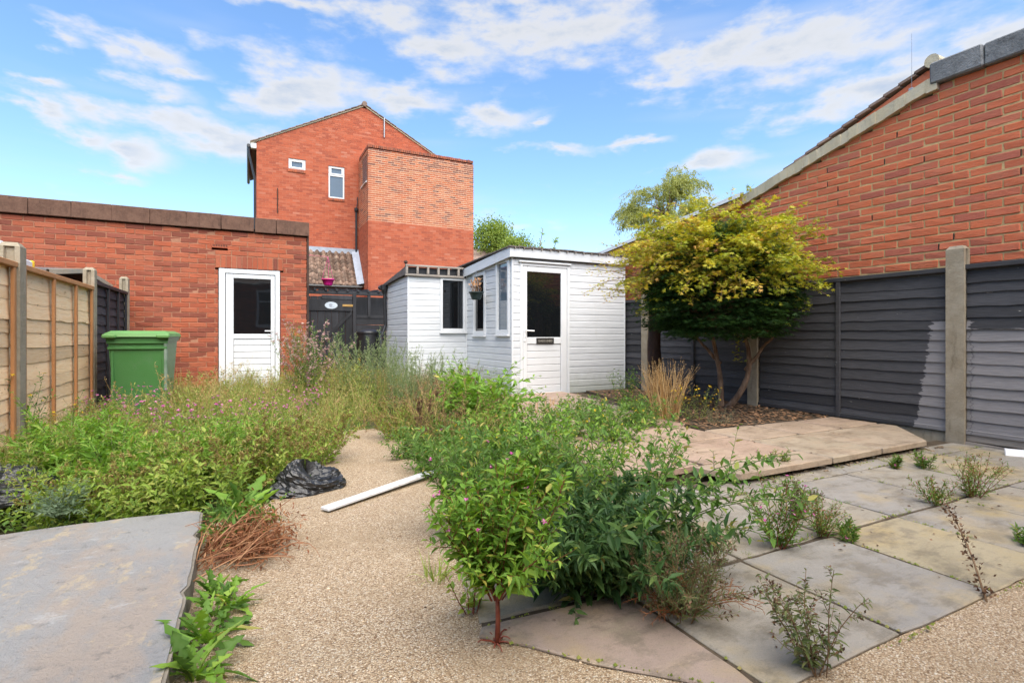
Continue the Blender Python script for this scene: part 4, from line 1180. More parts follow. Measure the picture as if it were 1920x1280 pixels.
def lap_panel(x, ya, yb, z0, z1, s, mat, batt, label, grp=None, nb=14, battens=(.5,), bat_w=.042, wav=.006, name='fence_panel', lap=.019):
    """overlapping horizontal boards; s = -1 faces -x, +1 faces +x"""
    t = thing(name, label, 'fence', (x, (ya + yb) / 2, z0), grp)
    hb = (z1 - z0 - .04) / nb
    for i in range(nb):
        g = Geo(); n = 14; ys = np.linspace(ya + .004, yb - .004, n + 1)
        zt = z0 + (i + 1) * hb + .02; zb_ = z0 + i * hb + np.cumsum(rng.normal(0, wav * .6, n + 1)) * .5 + rng.normal(0, wav * .5, n + 1) + rng.normal(0, wav)
        if i == 0: zb_ = np.full(n + 1, z0) + rng.normal(0, .004, n + 1)
        off = lap + rng.normal(0, .002)
        V = []
        for y, zb in zip(ys, zb_): V += [(x + s * .002, y, zt), (x + s * off, y, zb), (x + s * (off - .012), y, zb + .001), (x - s * .008, y, zt)]
        Q = []
        for k in range(n):
            a = 4 * k; b = a + 4
            for p, q in ((0, 1), (1, 2), (2, 3)): Q.append((a + p, a + q, b + q, b + p) if s > 0 else (b + p, b + q, a + q, a + p))
        g.add(V, Q, None, float(rng.random())); part('lap_board', g, mat, t)
    for f in battens:
        yc = ya + (yb - ya) * f
        g = Geo(); x0, x1 = sorted((x + s * .024, x + s * .046)); g.cbox(x0, x1, yc - bat_w / 2, yc + bat_w / 2, z0 - .01, z1 - .002, .003, .5); part('batten', g, batt, t)
    g = Geo(); x0, x1 = sorted((x - s * .02, x + s * .05)); g.cbox(x0, x1, ya, yb, z1 - .028, z1 + .012, .004, .35); part('capping_rail', g, batt, t)
    g = Geo(); x0, x1 = sorted((x + s * .024, x + s * .042)); g.cbox(x0, x1, ya, yb, z0 - .012, z0 + .028, .004, .25); part('bottom_rail', g, batt, t)
    return t


FX = 5.42
conc_post(5.40, 2.264, 1.676, 'tall bare concrete post between dark fence panels at the right', 'right fence posts')
conc_post(5.41, 4.27, 1.60, 'weathered concrete post under the right side of the maple', 'right fence posts')
conc_post(5.41, 6.17, 1.60, 'concrete post between the maple and the shed corner', 'right fence posts')
lap_panel(FX, 2.32, 4.21, .10, 1.49, -1, MAT['fence'], MAT['fence'], 'charcoal lap fence panel with a pale unpainted strip beside the bare post', 'charcoal fence panels')
lap_panel(FX, .33, 2.208, .10, 1.50, -1, MAT['fence'], MAT['fence'], 'half painted fence panel, charcoal above and pale grey below, at the right edge', 'charcoal fence panels', battens=(.5,))
lap_panel(FX, 4.33, 6.11, .10, 1.46, -1, MAT['fence'], MAT['fence'], 'shaded charcoal fence panel behind the maple trunks', 'charcoal fence panels')
lap_panel(FX, 6.23, 8.2, .10, 1.46, -1, MAT['fence'], MAT['fence'], 'charcoal fence panel end beside the shed corner', 'charcoal fence panels', nb=14, battens=())
for ya, yb, lb in ((2.33, 4.2, 'thin gravel board under the charcoal panel beside the terrace'), (4.34, 6.1, 'gravel board at the foot of the fence behind the maple')):
    g = Geo(); g.cbox(FX - .02, FX + .02, ya, yb, -.03, .085, .006, jit=.004); single('gravel_board', g, MAT['concrete'], lb, 'gravel board', 'gravel boards')
for i, (za, zb) in enumerate(((-.03, .03), (.034, .088))):
    g = Geo(); n = 16; ys = np.linspace(.33, 2.2, n + 1); V = []
    for y in ys:
        sag = -.02 * math.sin((y - .3) * 1.6) * (1 - i)
        V += [(FX - .05 + .02 * i, y, za + sag), (FX - .05 + .02 * i, y, zb + sag), (FX + .01, y, zb + sag), (FX + .01, y, za + sag)]
    Q = [(4 * k + p, 4 * k + (p + 1) % 4, 4 * k + 4 + (p + 1) % 4, 4 * k + 4 + p) for k in range(n) for p in range(4)] + [(0, 3, 2, 1), (4 * n, 4 * n + 1, 4 * n + 2, 4 * n + 3)]
    g.add(V, Q); single('kick_board', g, MAT['grey_wood'], ['lower weathered kick board sagging along the ground at the right edge', 'upper weathered kick board under the half painted panel'][i], 'board', 'weathered kick boards')

LXF = -1.52
P1y, P2y, P3y = 5.0, 7.08, 8.84
conc_post(LXF, P1y, 1.585, 'largest concrete post at the left edge of the larch panel', 'left fence posts', .12, .12)
conc_post(LXF, P2y, 1.645, 'concrete post between the pale larch panel and the black panel', 'left fence posts', .10, .11)
conc_post(LXF, P3y, 1.72, 'concrete post beside the garage wall behind the green bin', 'left fence posts', .10, .11)
lap_panel(LXF, P1y + .06, P2y - .055, .02, 1.43, 1, MAT['larch'], MAT['batten'], 'pale new larch lap fence panel with orange battens', None, nb=12, battens=(.02, .36, .69, .98), wav=.008, lap=.009)
lap_panel(LXF, 3.1, P1y - .06, .02, 1.43, 1, MAT['larch'], MAT['batten'], 'cut off pale larch panel at the far left edge', None, nb=12, battens=(.02, .36, .69, .98), wav=.008, lap=.009)
lap_panel(LXF, P2y + .055, P3y - .055, .0, 1.50, 1, MAT['fence_p'], MAT['black'], 'black stained lap fence panel behind the green bin', None, nb=14, battens=(.36, .69, .97))
# neighbour's low shed and tubs beyond the left fence
nsd = thing('low_shed', 'neighbour\'s low felt-roofed store behind the larch fence', 'shed', (-2.6, 7.6, 0))
g = Geo(); g.box(-3.2, -1.85, 6.6, 8.95, 0, 1.44); part('wall', g, MAT['orange_b'], nsd)
g = Geo(); V = [(-3.3, 6.45, 1.525), (-1.72, 6.45, 1.525), (-1.72, 7.75, 1.675), (-3.3, 7.75, 1.675), (-1.72, 9.1, 1.60), (-3.3, 9.1, 1.60)]; V += [(x, y, z + .02) for x, y, z in V]
g.add(V, [(6, 7, 8, 9), (9, 8, 10, 11), (0, 3, 2, 1), (3, 5, 4, 2), (1, 2, 8, 7), (2, 4, 10, 8), (0, 1, 7, 6)]); part('roof', g, MAT['felt'], nsd)
g = Geo(); V = [(-1.715, 6.45, 1.50), (-1.715, 7.75, 1.65), (-1.715, 7.75, 1.70), (-1.715, 6.45, 1.55), (-1.715, 9.1, 1.575), (-1.715, 9.1, 1.625)]; V += [(x + .02, y, z) for x, y, z in V]
g.add(V, [(0, 1, 2, 3), (1, 4, 5, 2), (9, 8, 7, 6), (8, 11, 10, 7), (3, 2, 8, 9), (2, 5, 11, 8)]); part('fascia', g, MAT['verge'], nsd)
tbl = thing('storage_rack', 'rack behind the larch fence carrying two white tubs', 'rack', (-2.05, 6.0, 0))
g = Geo(); g.cbox(-2.5, -1.7, 5.3, 6.42, 1.47, 1.51, .006); part('rack_top', g, MAT['grey_wood'], tbl)
for x in (-2.45, -1.78):
    for y in (5.35, 6.34):
        g = Geo(); g.cbox(x, x + .05, y, y + .05, -.05, 1.47, .004); part('leg', g, MAT['grey_wood'], tbl)
for (x0, x1, y0, y1, h, lb) in ((-1.98, -1.76, 5.55, 5.80, .17, 'taller white tub with yellow end standing behind the larch fence'), (-1.98, -1.75, 5.95, 6.22, .085, 'flatter white tub with yellow end behind the larch fence')):
    tb = thing('storage_tub', lb, 'tub', ((x0 + x1) / 2, (y0 + y1) / 2, 1.51))
    g = Geo(); g.cbox(x0, x1, y0, y1, 1.511, 1.51 + h, .015); part('tub_body', g, MAT['upvc'], tb)
    g = Geo(); g.cbox(x0 - .004, x1 + .004, y1 + .001, y1 + .05, 1.511, 1.515 + h, .012); part('yellow_end', g, MAT['yellow'], tb)

# ------------------------------------------------------------------ green wheelie bin
bn = thing('wheelie_bin', 'green wheeled refuse bin with closed lid by the garage wall', 'bin', (-1.02, 7.0, 0))
Mb = Matrix.Translation((-1.02, 7.0, -.03)) @ rz(-3)


def bput(nm, g, m, par=bn, **k):
    V = np.concatenate(g.V) @ np.array(Mb.to_3x3()).T + np.array(Mb.translation); g.V = [V]; g._f = None
    return part(nm, g, m, par, **k)


def frus(w0, d0, w1, d1, z0, z1, g, oy=0, mat=0):
    V = [(sx * w / 2, sy * d / 2 + oy * (z - z0), z) for z, w, d in ((z0, w0, d0), (z1, w1, d1)) for sx, sy in ((-1, -1), (1, -1), (1, 1), (-1, 1))]
    g.add(V, [(3, 2, 1, 0), (4, 5, 6, 7), (0, 1, 5, 4), (1, 2, 6, 5), (2, 3, 7, 6), (3, 0, 4, 7)], None, .5, mat)


g = Geo(); frus(.42, .46, .52, .60, .05, .92, g); frus(.545, .63, .55, .635, .885, .93, g)
g.cbox(.232, .262, -.315, -.285, .35, .87, .006, mat=1)
g.cbox(-.262, .262, -.3155, -.300, .80, .83, .004); g.cbox(-.268, .268, -.318, -.303, .86, .885, .004)
for _x in (-.225, .225): g.cbox(_x - .012, _x + .012, -.296, -.255, .12, .79, .004)
body = bput('body', g, [MAT['bin'], MAT['bin_worn']])
g = Geo(); frus(.585, .70, .565, .68, .932, .965, g); frus(.565, .68, .47, .57, .9655, .995, g)
for sx in (-1, 1): g.cbox(sx * .235 - .06, sx * .235 + .06, -.385, -.33, .918, .958, .01); g.cbox(sx * .23 - .045, sx * .23 + .045, .30, .40, .925, .975, .01)
lid = bput('lid', g, MAT['bin_lid'])
g = Geo(); g.tube([(-.27, .40, .92), (.27, .40, .92)], .016, 8); bput('handle', g, MAT['bin'])
for sx in (-.26, .26):
    g = Geo(); g.tube([(sx - .025, .27, .07), (sx + .025, .27, .07)], .1, 16); bput('wheel', g, MAT['black_pl'])

# ------------------------------------------------------------------ rubbish: bags and boards
def crumple(c, rx, ry, h, seed, n=56):
    r_ = np.random.default_rng(seed); g = Geo(); V = []
    ph = r_.random((6, 14)) * 6.28; fr = r_.normal(0, 1, (14, 3)) * np.geomspace(1.6, 13, 14)[:, None]
    u = np.linspace(0, 2 * math.pi, n, endpoint=False); v = np.linspace(0.02, math.pi * .62, n // 2)
    U, W = np.meshgrid(u, v); D = np.stack([np.cos(U) * np.sin(W), np.sin(U) * np.sin(W), np.cos(W)], -1)
    f = np.zeros(U.shape)
    for k in range(14): f += np.abs(np.sin(D @ fr[k] + ph[0, k])) * (.40 / (1 + k * .38)) - .08
    rad = .82 + f * .42
    P = D * rad[..., None] * np.array([rx, ry, h]); P[..., 2] = np.maximum(P[..., 2] * (.55 + .6 * np.sin(U * 1.0 + 1) ** 2), -.1)
    P += np.array(c); P[..., 2] = np.where(P[..., 2] < c[2] + .003, c[2] + .003, P[..., 2])
    m, n2 = P.shape[:2]; i = np.arange(m - 1)[:, None] * n2; j = np.arange(n2)[None]; j2 = (j + 1) % n2
    g.add(P.reshape(-1, 3), np.stack([i + j, i + n2 + j, i + n2 + j2, i + j2], -1).reshape(-1, 4)); return g


c1 = ground_at(572, 918); single('bin_liner', crumple((c1[0], c1[1], .0), .23, .15, .17, 3), MAT['bag'], 'crumpled black plastic bag on the gravel beside the weeds', 'plastic bag', 'discarded black bags')
c2 = spot(18, 2.62); single('bin_liner', crumple((c2[0] - .1, c2[1], .088), .30, .16, .17, 9), MAT['bag'], 'crumpled black plastic bag on the grey pad at the left edge', 'plastic bag', 'discarded black bags')
g = Geo(); a = np.array([.355, 2.86, .012]); b = np.array([1.10, 3.275, .03]); d = (b - a) / np.linalg.norm(b - a); s = np.array([-d[1], d[0], 0]); s /= np.linalg.norm(s); up = np.array([0, 0, 1.0])
V = [a + s * .032 + up * .0, a - s * .032, a - s * .032 + up * .010, a + s * .032 + up * .012]; V = V + [v + (b - a) for v in V]
g.add(V, [(0, 1, 2, 3), (7, 6, 5, 4), (0, 4, 5, 1), (1, 5, 6, 2), (2, 6, 7, 3), (3, 7, 4, 0)]); single('white_plank', g, MAT['plank'], 'long white plastic board lying across the gravel path', 'plank')
g = Geo(); k = ground_at(1905, 868); V = [(k[0] + .18, k[1] + .12, .01), (k[0] + .38, k[1] - .18, .01), (k[0] + .42, k[1] - .16, .05), (k[0] + .22, k[1] + .14, .055)]; V += [(x + .012, y + .012, z + .002) for x, y, z in V]
g.add(V, [(0, 1, 2, 3), (7, 6, 5, 4), (0, 4, 5, 1), (1, 5, 6, 2), (2, 6, 7, 3), (3, 7, 4, 0)]); single('board_offcut', g, MAT['plank'], 'white board offcut leaning at the foot of the half painted panel', 'board')

# ------------------------------------------------------------------ vegetation: tools
def lm(n, *st, **k): MAT[n] = leaf_mat(n, [(p, c) for p, c in st], **k)


lm('leaf_bright', (0, (.10, .20, .03)), (.5, (.175, .33, .045)), (.9, (.29, .43, .07)), (1, (.46, .42, .10)))
lm('leaf_mid', (0, (.065, .135, .027)), (.5, (.115, .225, .042)), (.88, (.20, .33, .065)), (1, (.40, .36, .10)))
lm('leaf_dark', (0, (.034, .08, .026)), (.5, (.068, .14, .042)), (.85, (.125, .215, .06)), (.95, (.19, .28, .08)), (1, (.36, .31, .10)))
lm('leaf_olive', (0, (.16, .21, .04)), (.4, (.25, .315, .065)), (.75, (.35, .375, .10)), (1, (.48, .40, .18)))
lm('leaf_yellowgreen', (0, (.16, .26, .04)), (.5, (.26, .37, .06)), (1, (.40, .43, .11)))
lm('leaf_grey', (0, (.10, .15, .085)), (.5, (.16, .225, .13)), (1, (.26, .32, .21)))
lm('leaf_pale', (0, (.14, .20, .08)), (.5, (.23, .30, .13)), (1, (.38, .40, .24)))
lm('seed_brown', (0, (.20, .14, .05)), (.5, (.32, .24, .085)), (1, (.42, .34, .13)), trans=.3)
lm('dead_brown', (0, (.055, .03, .018)), (.5, (.12, .065, .035)), (1, (.24, .14, .08)), trans=.15)
lm('rust', (0, (.16, .055, .022)), (.5, (.28, .11, .045)), (1, (.40, .22, .11)), trans=.15)
lm('leaf_drab', (0, (.085, .115, .04)), (.5, (.15, .19, .07)), (1, (.27, .26, .12)))
lm('straw', (0, (.34, .20, .08)), (.5, (.50, .33, .14)), (1, (.62, .46, .25)), trans=.25)
lm('pink_petal', (0, (.50, .06, .28)), (.5, (.62, .12, .40)), (1, (.72, .32, .52)))
lm('pink_pale', (0, (.45, .22, .25)), (.5, (.55, .36, .33)), (1, (.60, .50, .42)))
lm('yellow_petal', (0, (.62, .40, .02)), (1, (.80, .60, .04)))
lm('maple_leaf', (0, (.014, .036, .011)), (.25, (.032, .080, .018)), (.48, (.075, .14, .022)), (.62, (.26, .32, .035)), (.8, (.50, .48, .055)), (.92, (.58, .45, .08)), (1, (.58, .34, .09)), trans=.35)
lm('willow_leaf', (0, (.20, .23, .06)), (.5, (.30, .33, .09)), (1, (.42, .42, .15)))
lm('tree_leaf', (0, (.13, .19, .035)), (.5, (.21, .29, .055)), (1, (.32, .39, .085)))
MAT['stem_green'] = plain('green_stem', (.10, .15, .045), (.14, .17, .06), 20, .7)
MAT['stem_red'] = plain('red_stem', (.17, .035, .022), (.24, .075, .04), 20, .6)
MAT['stem_brown'] = plain('brown_stem', (.17, .10, .055), (.24, .15, .08), 20, .8)
MAT['stem_straw'] = plain('straw_stem', (.42, .28, .12), (.34, .21, .09), 20, .8)

TL = {}
TL['lance'] = (np.array([(0, 0, 0), (.33, .5, .05), (.33, 0, -.02), (.33, -.5, .05), (.7, .34, .0), (.7, 0, -.07), (.7, -.34, .0), (1, 0, -.16)]), np.array([(1, 4, 5, 2), (2, 5, 6, 3)]), np.array([(0, 1, 2), (0, 2, 3), (4, 7, 5), (5, 7, 6)]))
TL['diamond'] = (np.array([(0, 0, 0), (.45, .5, .02), (1, 0, -.1), (.45, -.5, .02)]), np.array([(0, 3, 2, 1)]), None)
TL['blade'] = (np.array([(0, .5, 0), (0, -.5, 0), (.4, .45, .03), (.4, -.45, .03), (.75, .3, -.04), (.75, -.3, -.04), (1, 0, -.2)]), np.array([(0, 1, 3, 2), (2, 3, 5, 4)]), np.array([(4, 5, 6)]))
_t = [(0, 0, 0)]; _tr = []
for _i, (_a, _l) in enumerate(((-75, .55), (-38, .85), (0, 1.0), (38, .85), (75, .55))):
    a0 = math.radians(_a); n_ = len(_t)
    _t += [(.34 * math.cos(a0 - .3), .34 * math.sin(a0 - .3) * 1, .0), (_l * math.cos(a0), _l * math.sin(a0), -.10 * _l), (.34 * math.cos(a0 + .3), .34 * math.sin(a0 + .3), .0)]
    _tr += [(0, n_, n_ + 1), (0, n_ + 1, n_ + 2)]
TL['palm'] = (np.array(_t), None, np.array(_tr))
# lobed rosette leaf (sow-thistle): outline with teeth, folded along the midrib
_xs = np.linspace(.0, 1, 11); _w = np.array([.04, .14, .035, .26, .06, .40, .10, .50, .18, .30, .0])
for _n, (_bd, _tw) in enumerate(((.18, 0.), (.5, .12), (.85, -.1))):
    _v = []; _q = []
    for x_, w_ in zip(_xs, _w):
        back = .05 if w_ > .2 else 0
        _v += [(x_ - back, w_, .22 * w_ - _bd * x_ ** 2 + _tw * w_), (x_, 0, -.03 - _bd * x_ ** 2), (x_ - back, -w_, .22 * w_ - _bd * x_ ** 2 - _tw * w_)]
    for k_ in range(10): _q += [(3 * k_, 3 * k_ + 1, 3 * k_ + 4, 3 * k_ + 3), (3 * k_ + 1, 3 * k_ + 2, 3 * k_ + 5, 3 * k_ + 4)]
    TL['lobed%d' % _n] = (np.array(_v), np.array(_q), None)


def unit(v): return v / (np.linalg.norm(v, axis=-1, keepdims=True) + 1e-9)


def add_leaves(g, P, D, L, W, tint, tmpl='lance', mat=0, roll=.5, r=rng):
    P = np.asarray(P, float).reshape(-1, 3); n = len(P)
    if n == 0: return
    D = unit(np.asarray(D, float).reshape(-1, 3)); L = np.broadcast_to(L, (n,)); W = np.broadcast_to(W, (n,)); tint = np.broadcast_to(tint, (n,))
    Z = np.array([0, 0, 1.0]); U = Z - D * D[:, 2:3]; bad = np.linalg.norm(U, axis=1) < .15; U[bad] = r.normal(0, 1, (int(bad.sum()), 3)); U = unit(U - D * np.sum(U * D, 1, keepdims=True))
    S = np.cross(U, D); a = r.normal(0, roll, n)[:, None]; U, S = U * np.cos(a) + S * np.sin(a), S * np.cos(a) - U * np.sin(a)
    T, Q, Tr = TL[tmpl]; k = len(T)
    V = P[:, None] + D[:, None] * (T[None, :, 0:1] * L[:, None, None]) + S[:, None] * (T[None, :, 1:2] * W[:, None, None]) + U[:, None] * (T[None, :, 2:3] * L[:, None, None])
    off = (np.arange(n) * k)[:, None, None]
    g.add(V.reshape(-1, 3), (Q[None] + off).reshape(-1, 4) if Q is not None else None, (Tr[None] + off).reshape(-1, 3) if Tr is not None else None, np.repeat(np.clip(tint, 0, 1), k), mat)


def grow(r, base, d, length, n=7, wob=.12, bend=0., up=0.):
    P = [np.array(base, float)]; d = unit(np.array(d, float)); st = length / n
    for i in range(n):
        d = unit(d + r.normal(0, wob, 3) * .5 + np.array([0, 0, up - bend * (i / n)]))
        P.append(P[-1] + d * st)
    return np.array(P)


def along(P, t):
    n = len(P) - 1; x = np.clip(np.asarray(t) * n, 0, n - 1e-6); i = x.astype(int); f = (x - i)[:, None]
    return P[i] * (1 - f) + P[i + 1] * f, unit(P[i + 1] - P[i])


def side_dirs(r, D, ang, phase=None):
    n = len(D); ph = r.random(n) * 6.283 if phase is None else phase
    ref = np.where(np.abs(D[:, 2:3]) < .9, np.array([[0, 0, 1.0]]), np.array([[1.0, 0, 0]]))
    A = unit(np.cross(D, ref)); B = np.cross(D, A)
    o = A * np.cos(ph)[:, None] + B * np.sin(ph)[:, None]
    return D * np.cos(ang) + o * np.sin(ang)


# Geo slots: 0 stem, 1 leaf, 2 flower/seed
def herb(r, h=.5, stems=6, lean=.35, base_r=.03, leafL=.05, leafW=.016, per=26, tmpl='lance', branch=5, brL=.4, br_per=8, t0=.15, ang=1.1, stem_r=.003, bend=.1,
         flower=0, fl_size=.012, spike=0, spike_n=40, spike_l=.012, wob=.15, hv=.25, taper=.45, k=4, tintm=.5, tints=.26, stem_n=7):
    g = Geo(); P_, D_, L_ = [], [], []; F_, FD = [], []; SP, SD = [], []
    for s in range(stems):
        a = r.random() * 6.283; le = lean * (r.random() ** .6)
        b = np.array([math.cos(a), math.sin(a), 0]) * base_r * r.random()
        H = h * (1 - hv * r.random()) * (1 if le < .5 else 1.05)
        P = grow(r, b, (math.cos(a) * le, math.sin(a) * le, 1), H, stem_n, wob, bend)
        g.tube(P, np.linspace(stem_r, stem_r * .35, len(P)), k, float(r.random()), 0, cap=False)
        ts = np.linspace(t0, .99, per) + r.normal(0, .01, per)
        p, d = along(P, ts); ph = np.arange(per) * 2.4 + r.random() * 6
        P_.append(p); D_.append(side_dirs(r, d, ang, ph)); L_.append((1 - taper * np.clip(ts, 0, 1)) * (.75 + .5 * r.random(per)))
        tips = [P]
        for q in range(branch):
            t = t0 + (.92 - t0) * (q + r.random()) / branch
            bp, bd = along(P, np.array([t])); dd = side_dirs(r, bd, .75 + .25 * r.random())[0]
            B = grow(r, bp[0], dd, brL * H * (1.15 - t) * (.6 + .6 * r.random()), 5, wob, bend * .7, .12)
            g.tube(B, np.linspace(stem_r * .55, stem_r * .25, len(B)), 3, float(r.random()), 0, cap=False)
            tb = np.linspace(.1, 1, br_per); p, d = along(B, tb)
            P_.append(p); D_.append(side_dirs(r, d, ang, np.arange(br_per) * 2.4 + r.random() * 6)); L_.append((1 - taper * tb) * (.5 + .4 * r.random(br_per)) * (1 - .3 * t)); tips.append(B)
        for B in tips:
            if flower and r.random() < flower: F_.append(B[-1]); FD.append(B[-1] - B[-2])
            if spike and r.random() < spike:
                n = spike_n if B is P else spike_n // 2
                t = .55 + .45 * r.random(n) ** .8; p, d = along(B, t); SP.append(p + r.normal(0, .004, p.shape)); SD.append(side_dirs(r, d, .9))
    P = np.concatenate(P_); D = np.concatenate(D_); L = np.concatenate(L_) * leafL
    add_leaves(g, P, D, L, L * (leafW / leafL), np.clip(r.normal(tintm, tints, len(P)), 0, 1), tmpl, 1, .5, r)
    if F_:
        F = np.array(F_); FD = unit(np.array(FD))
        for kk in range(5): add_leaves(g, F, side_dirs(r, FD, 1.15, np.full(len(F), kk * 1.2566)), fl_size, fl_size * .75, r.random(len(F)), 'diamond', 2, .2, r)
    if SP:
        p = np.concatenate(SP); d = np.concatenate(SD); add_leaves(g, p, d, spike_l * (.6 + .8 * r.random(len(p))), spike_l * .55, r.random(len(p)), 'diamond', 2, 1.2, r)
    return g


def fronds(r, n=14, L=.28, lean=.9, leaflets=11, ll=.07, lw=.022, tmpl='diamond', sub=3, bend=.35, tintm=.5):
    """bushy feathery plant: arching divided leaves"""
    g = Geo(); Ps, Ds, Ls = [], [], []
    for i in range(n):
        a = i * 2.4 + r.random(); le = lean * (.25 + .75 * r.random())
        P = grow(r, (0, 0, 0), (math.cos(a) * le, math.sin(a) * le, 1), L * (.65 + .5 * r.random()), 7, .12, bend)
        g.tube(P, np.linspace(.0028, .0009, 8), 3, .5, 0, cap=False)
        for sgn in (0, math.pi):
            t = np.linspace(.22, .98, leaflets); p, d = along(P, t); S = unit(np.cross(d, np.array([[0, 0, 1.0]])) + 1e-6) * (1 if sgn else -1)
            dd = unit(d * .55 + S + np.array([0, 0, .05])); l = ll * np.sin(np.clip(t * 1.05, 0, 1) * 2.6 + .35) * (.7 + .5 * r.random(leaflets))
            for q in range(sub):
                f = q / max(1, sub - 1) if sub > 1 else 1
                pp = p + dd * (l * .55 * (f))[:, None] if sub > 1 else p
                ddd = unit(dd + r.normal(0, .45 if sub > 1 else .1, dd.shape))
                Ps.append(pp); Ds.append(ddd); Ls.append(l * (.75 if sub > 1 else 1))
    P = np.concatenate(Ps); D = np.concatenate(Ds); Lc = np.concatenate(Ls)
    add_leaves(g, P, D, Lc, np.maximum(Lc * lw / ll, .004), np.clip(r.normal(tintm, .2, len(P)), 0, 1), tmpl, 1, .6, r)
    return g


def grass(r, n=40, h=.45, spread=.06, lean=.5, w=.005, bend=.5, seeds=.0, mat=1):
    g = Geo()
    for i in range(n):
        a = r.random() * 6.283; b = np.array([math.cos(a), math.sin(a), 0]) * spread * math.sqrt(r.random()); le = lean * r.random(); a2 = a + r.normal(0, .6)
        H = h * (.55 + .5 * r.random()); P = grow(r, b, (math.cos(a2) * le, math.sin(a2) * le, 1), H, 5, .08, bend * r.random())
        s = np.cross(P[-1] - P[0], (0, 0, 1.0)); s = s / (np.linalg.norm(s) + 1e-6); s = s * math.cos(a) + np.array([-s[1], s[0], 0]) * math.sin(a)
        ww = w * np.array([.8, 1, .9, .7, .45, .05]); V = np.stack([P + s * ww[:, None], P - s * ww[:, None]], 1).reshape(-1, 3)
        g.add(V, [(2 * k, 2 * k + 1, 2 * k + 3, 2 * k + 2) for k in range(5)], None, float(r.random()), mat)
        if r.random() < seeds:
            m = 14; t = .72 + .28 * r.random(m); p, d = along(P, t); add_leaves(g, p, side_dirs(r, d, .5), .014, .004, r.random(m), 'diamond', 2, 1, r)
    return g


def split_plant(g, name, label, cat, loc, mats, group=None, rot=0., scale=1., names=('stem', 'foliage', 'flowers'), lab=None):
    """one plant thing: stems, leaves and flowers become parts of their own"""
    t = thing(name, label, cat, tuple(float(v) for v in loc), group)
    V, tint, Q, T, mq, mt = g.flat()
    c, s_ = math.cos(rot), math.sin(rot); V = V * scale @ np.array([(c, s_, 0), (-s_, c, 0), (0, 0, 1)]) + np.asarray(loc)
    for m in range(3):
        q = Q[mq == m]; tr = T[mt == m]
        if len(q) + len(tr) == 0: continue
        use = np.unique(np.concatenate([q.ravel(), tr.ravel()])); mp = np.full(len(V), -1); mp[use] = np.arange(len(use))
        n = Geo(); n.add(V[use], mp[q] if len(q) else None, mp[tr] if len(tr) else None, tint[use]); part(names[m], n, mats[m], t, kind='stuff' if m else None, smooth=(m == 0))
    return t


def Mxy(x, y, z, rot, s, tilt=(0, 0)):
    return np.array(Matrix.Translation((x, y, z)) @ Matrix.Rotation(tilt[0], 4, 'X') @ Matrix.Rotation(tilt[1], 4, 'Y') @ Matrix.Rotation(rot, 4, 'Z') @ Matrix.Scale(s, 4))


def inside(p, poly):
    x, y = p; c = False; j = len(poly) - 1
    for i in range(len(poly)):
        xi, yi = poly[i]; xj, yj = poly[j]
        if (yi > y) != (yj > y) and x < (xj - xi) * (y - yi) / (yj - yi) + xi: c = not c
        j = i
    return c

# ------------------------------------------------------------------ vegetation: weed beds (uncountable cover)
def patch(name, label, cat, protos, poly, n, mats, smin, smax, hfun=None, seed=1, z=-.03, tilt=.18, avoid=None, hbase=1.0):
    r = np.random.default_rng(seed); big = Geo(); xs = [p[0] for p in poly]; ys = [p[1] for p in poly]; c = 0; tries = 0
    while c < n and tries < n * 40:
        tries += 1; x = r.uniform(min(xs), max(xs)); y = r.uniform(min(ys), max(ys))
        if not inside((x, y), poly) or (avoid and avoid(x, y)): continue
        s = r.uniform(smin, smax) * (hfun(x, y) if hfun else 1)
        if s < .12: continue
        big.merge(protos[int(r.integers(len(protos)))], Mxy(x, y, z, r.random() * 6.28, s, r.normal(0, tilt, 2)), float(r.normal(0, .12))); c += 1
    o = single(name, big, mats, label, cat, kind='stuff'); return o


r1 = np.random.default_rng(101)
P_olive = [herb(r1, .55, 4, .45, .03, .06, .016, 20, 'diamond', 3, .35, 7, .12, .8, .0018, .12, spike=.6, spike_n=16, spike_l=.010, k=3, stem_n=5) for _ in range(5)]
P_grass = [grass(r1, 26, .55, .07, .55, .0028, .6, .35) for _ in range(5)]
P_green = [herb(r1, .42, 5, .5, .03, .065, .026, 16, 'lance', 3, .4, 7, .08, 1.0, .002, .12, k=3, stem_n=5) for _ in range(5)]
P_feath = [fronds(r1, 11, .34, .8, 9, .06, .016, 'diamond', 3, .3) for _ in range(4)]
P_low = [herb(r1, .12, 7, 1.2, .04, .026, .016, 7, 'diamond', 1, .4, 4, .1, 1.0, .0014, .2, k=3, stem_n=4) for _ in range(4)]
P_tuft = [grass(r1, 16, .10, .03, 1.0, .0018, .8) for _ in range(3)]

LB = [(-1.42, 3.02), (-.2, 3.0), (.10, 3.22), (.38, 3.72), (.62, 4.65), (.76, 5.2), (1.1, 5.32), (1.35, 5.6), (1.62, 6.05), (2.2, 8.15), (2.2, 10.6), (1.0, 11.0), (.95, 9.15), (-1.42, 9.15)]
RB = [(1.36, 2.62), (1.86, 2.62), (1.82, 3.3), (2.35, 5.6), (2.5, 6.55), (3.2, 6.6), (3.3, 8.2), (2.3, 8.25), (1.66, 6.0), (1.32, 5.3), (1.22, 4.5), (1.3, 3.6)]


def near_bin(x, y): return (x + 1.02) ** 2 + (y - 7.0) ** 2 < .14


def hb_(x, y):
    h = .78 + .22 * math.sin(x * 2.3 + y * 1.7) * math.cos(y * 1.1 - x)
    h *= 1.08 + .3 * (math.sin(x * 5.1 + y * 3.3) * math.sin(y * 4.7 - x * 2.9))
    if x > 1.2: h *= 1.0
    if x < -.55 and y > 5.2 : h *= .75
    if y > 9.2: h *= .8
    return h


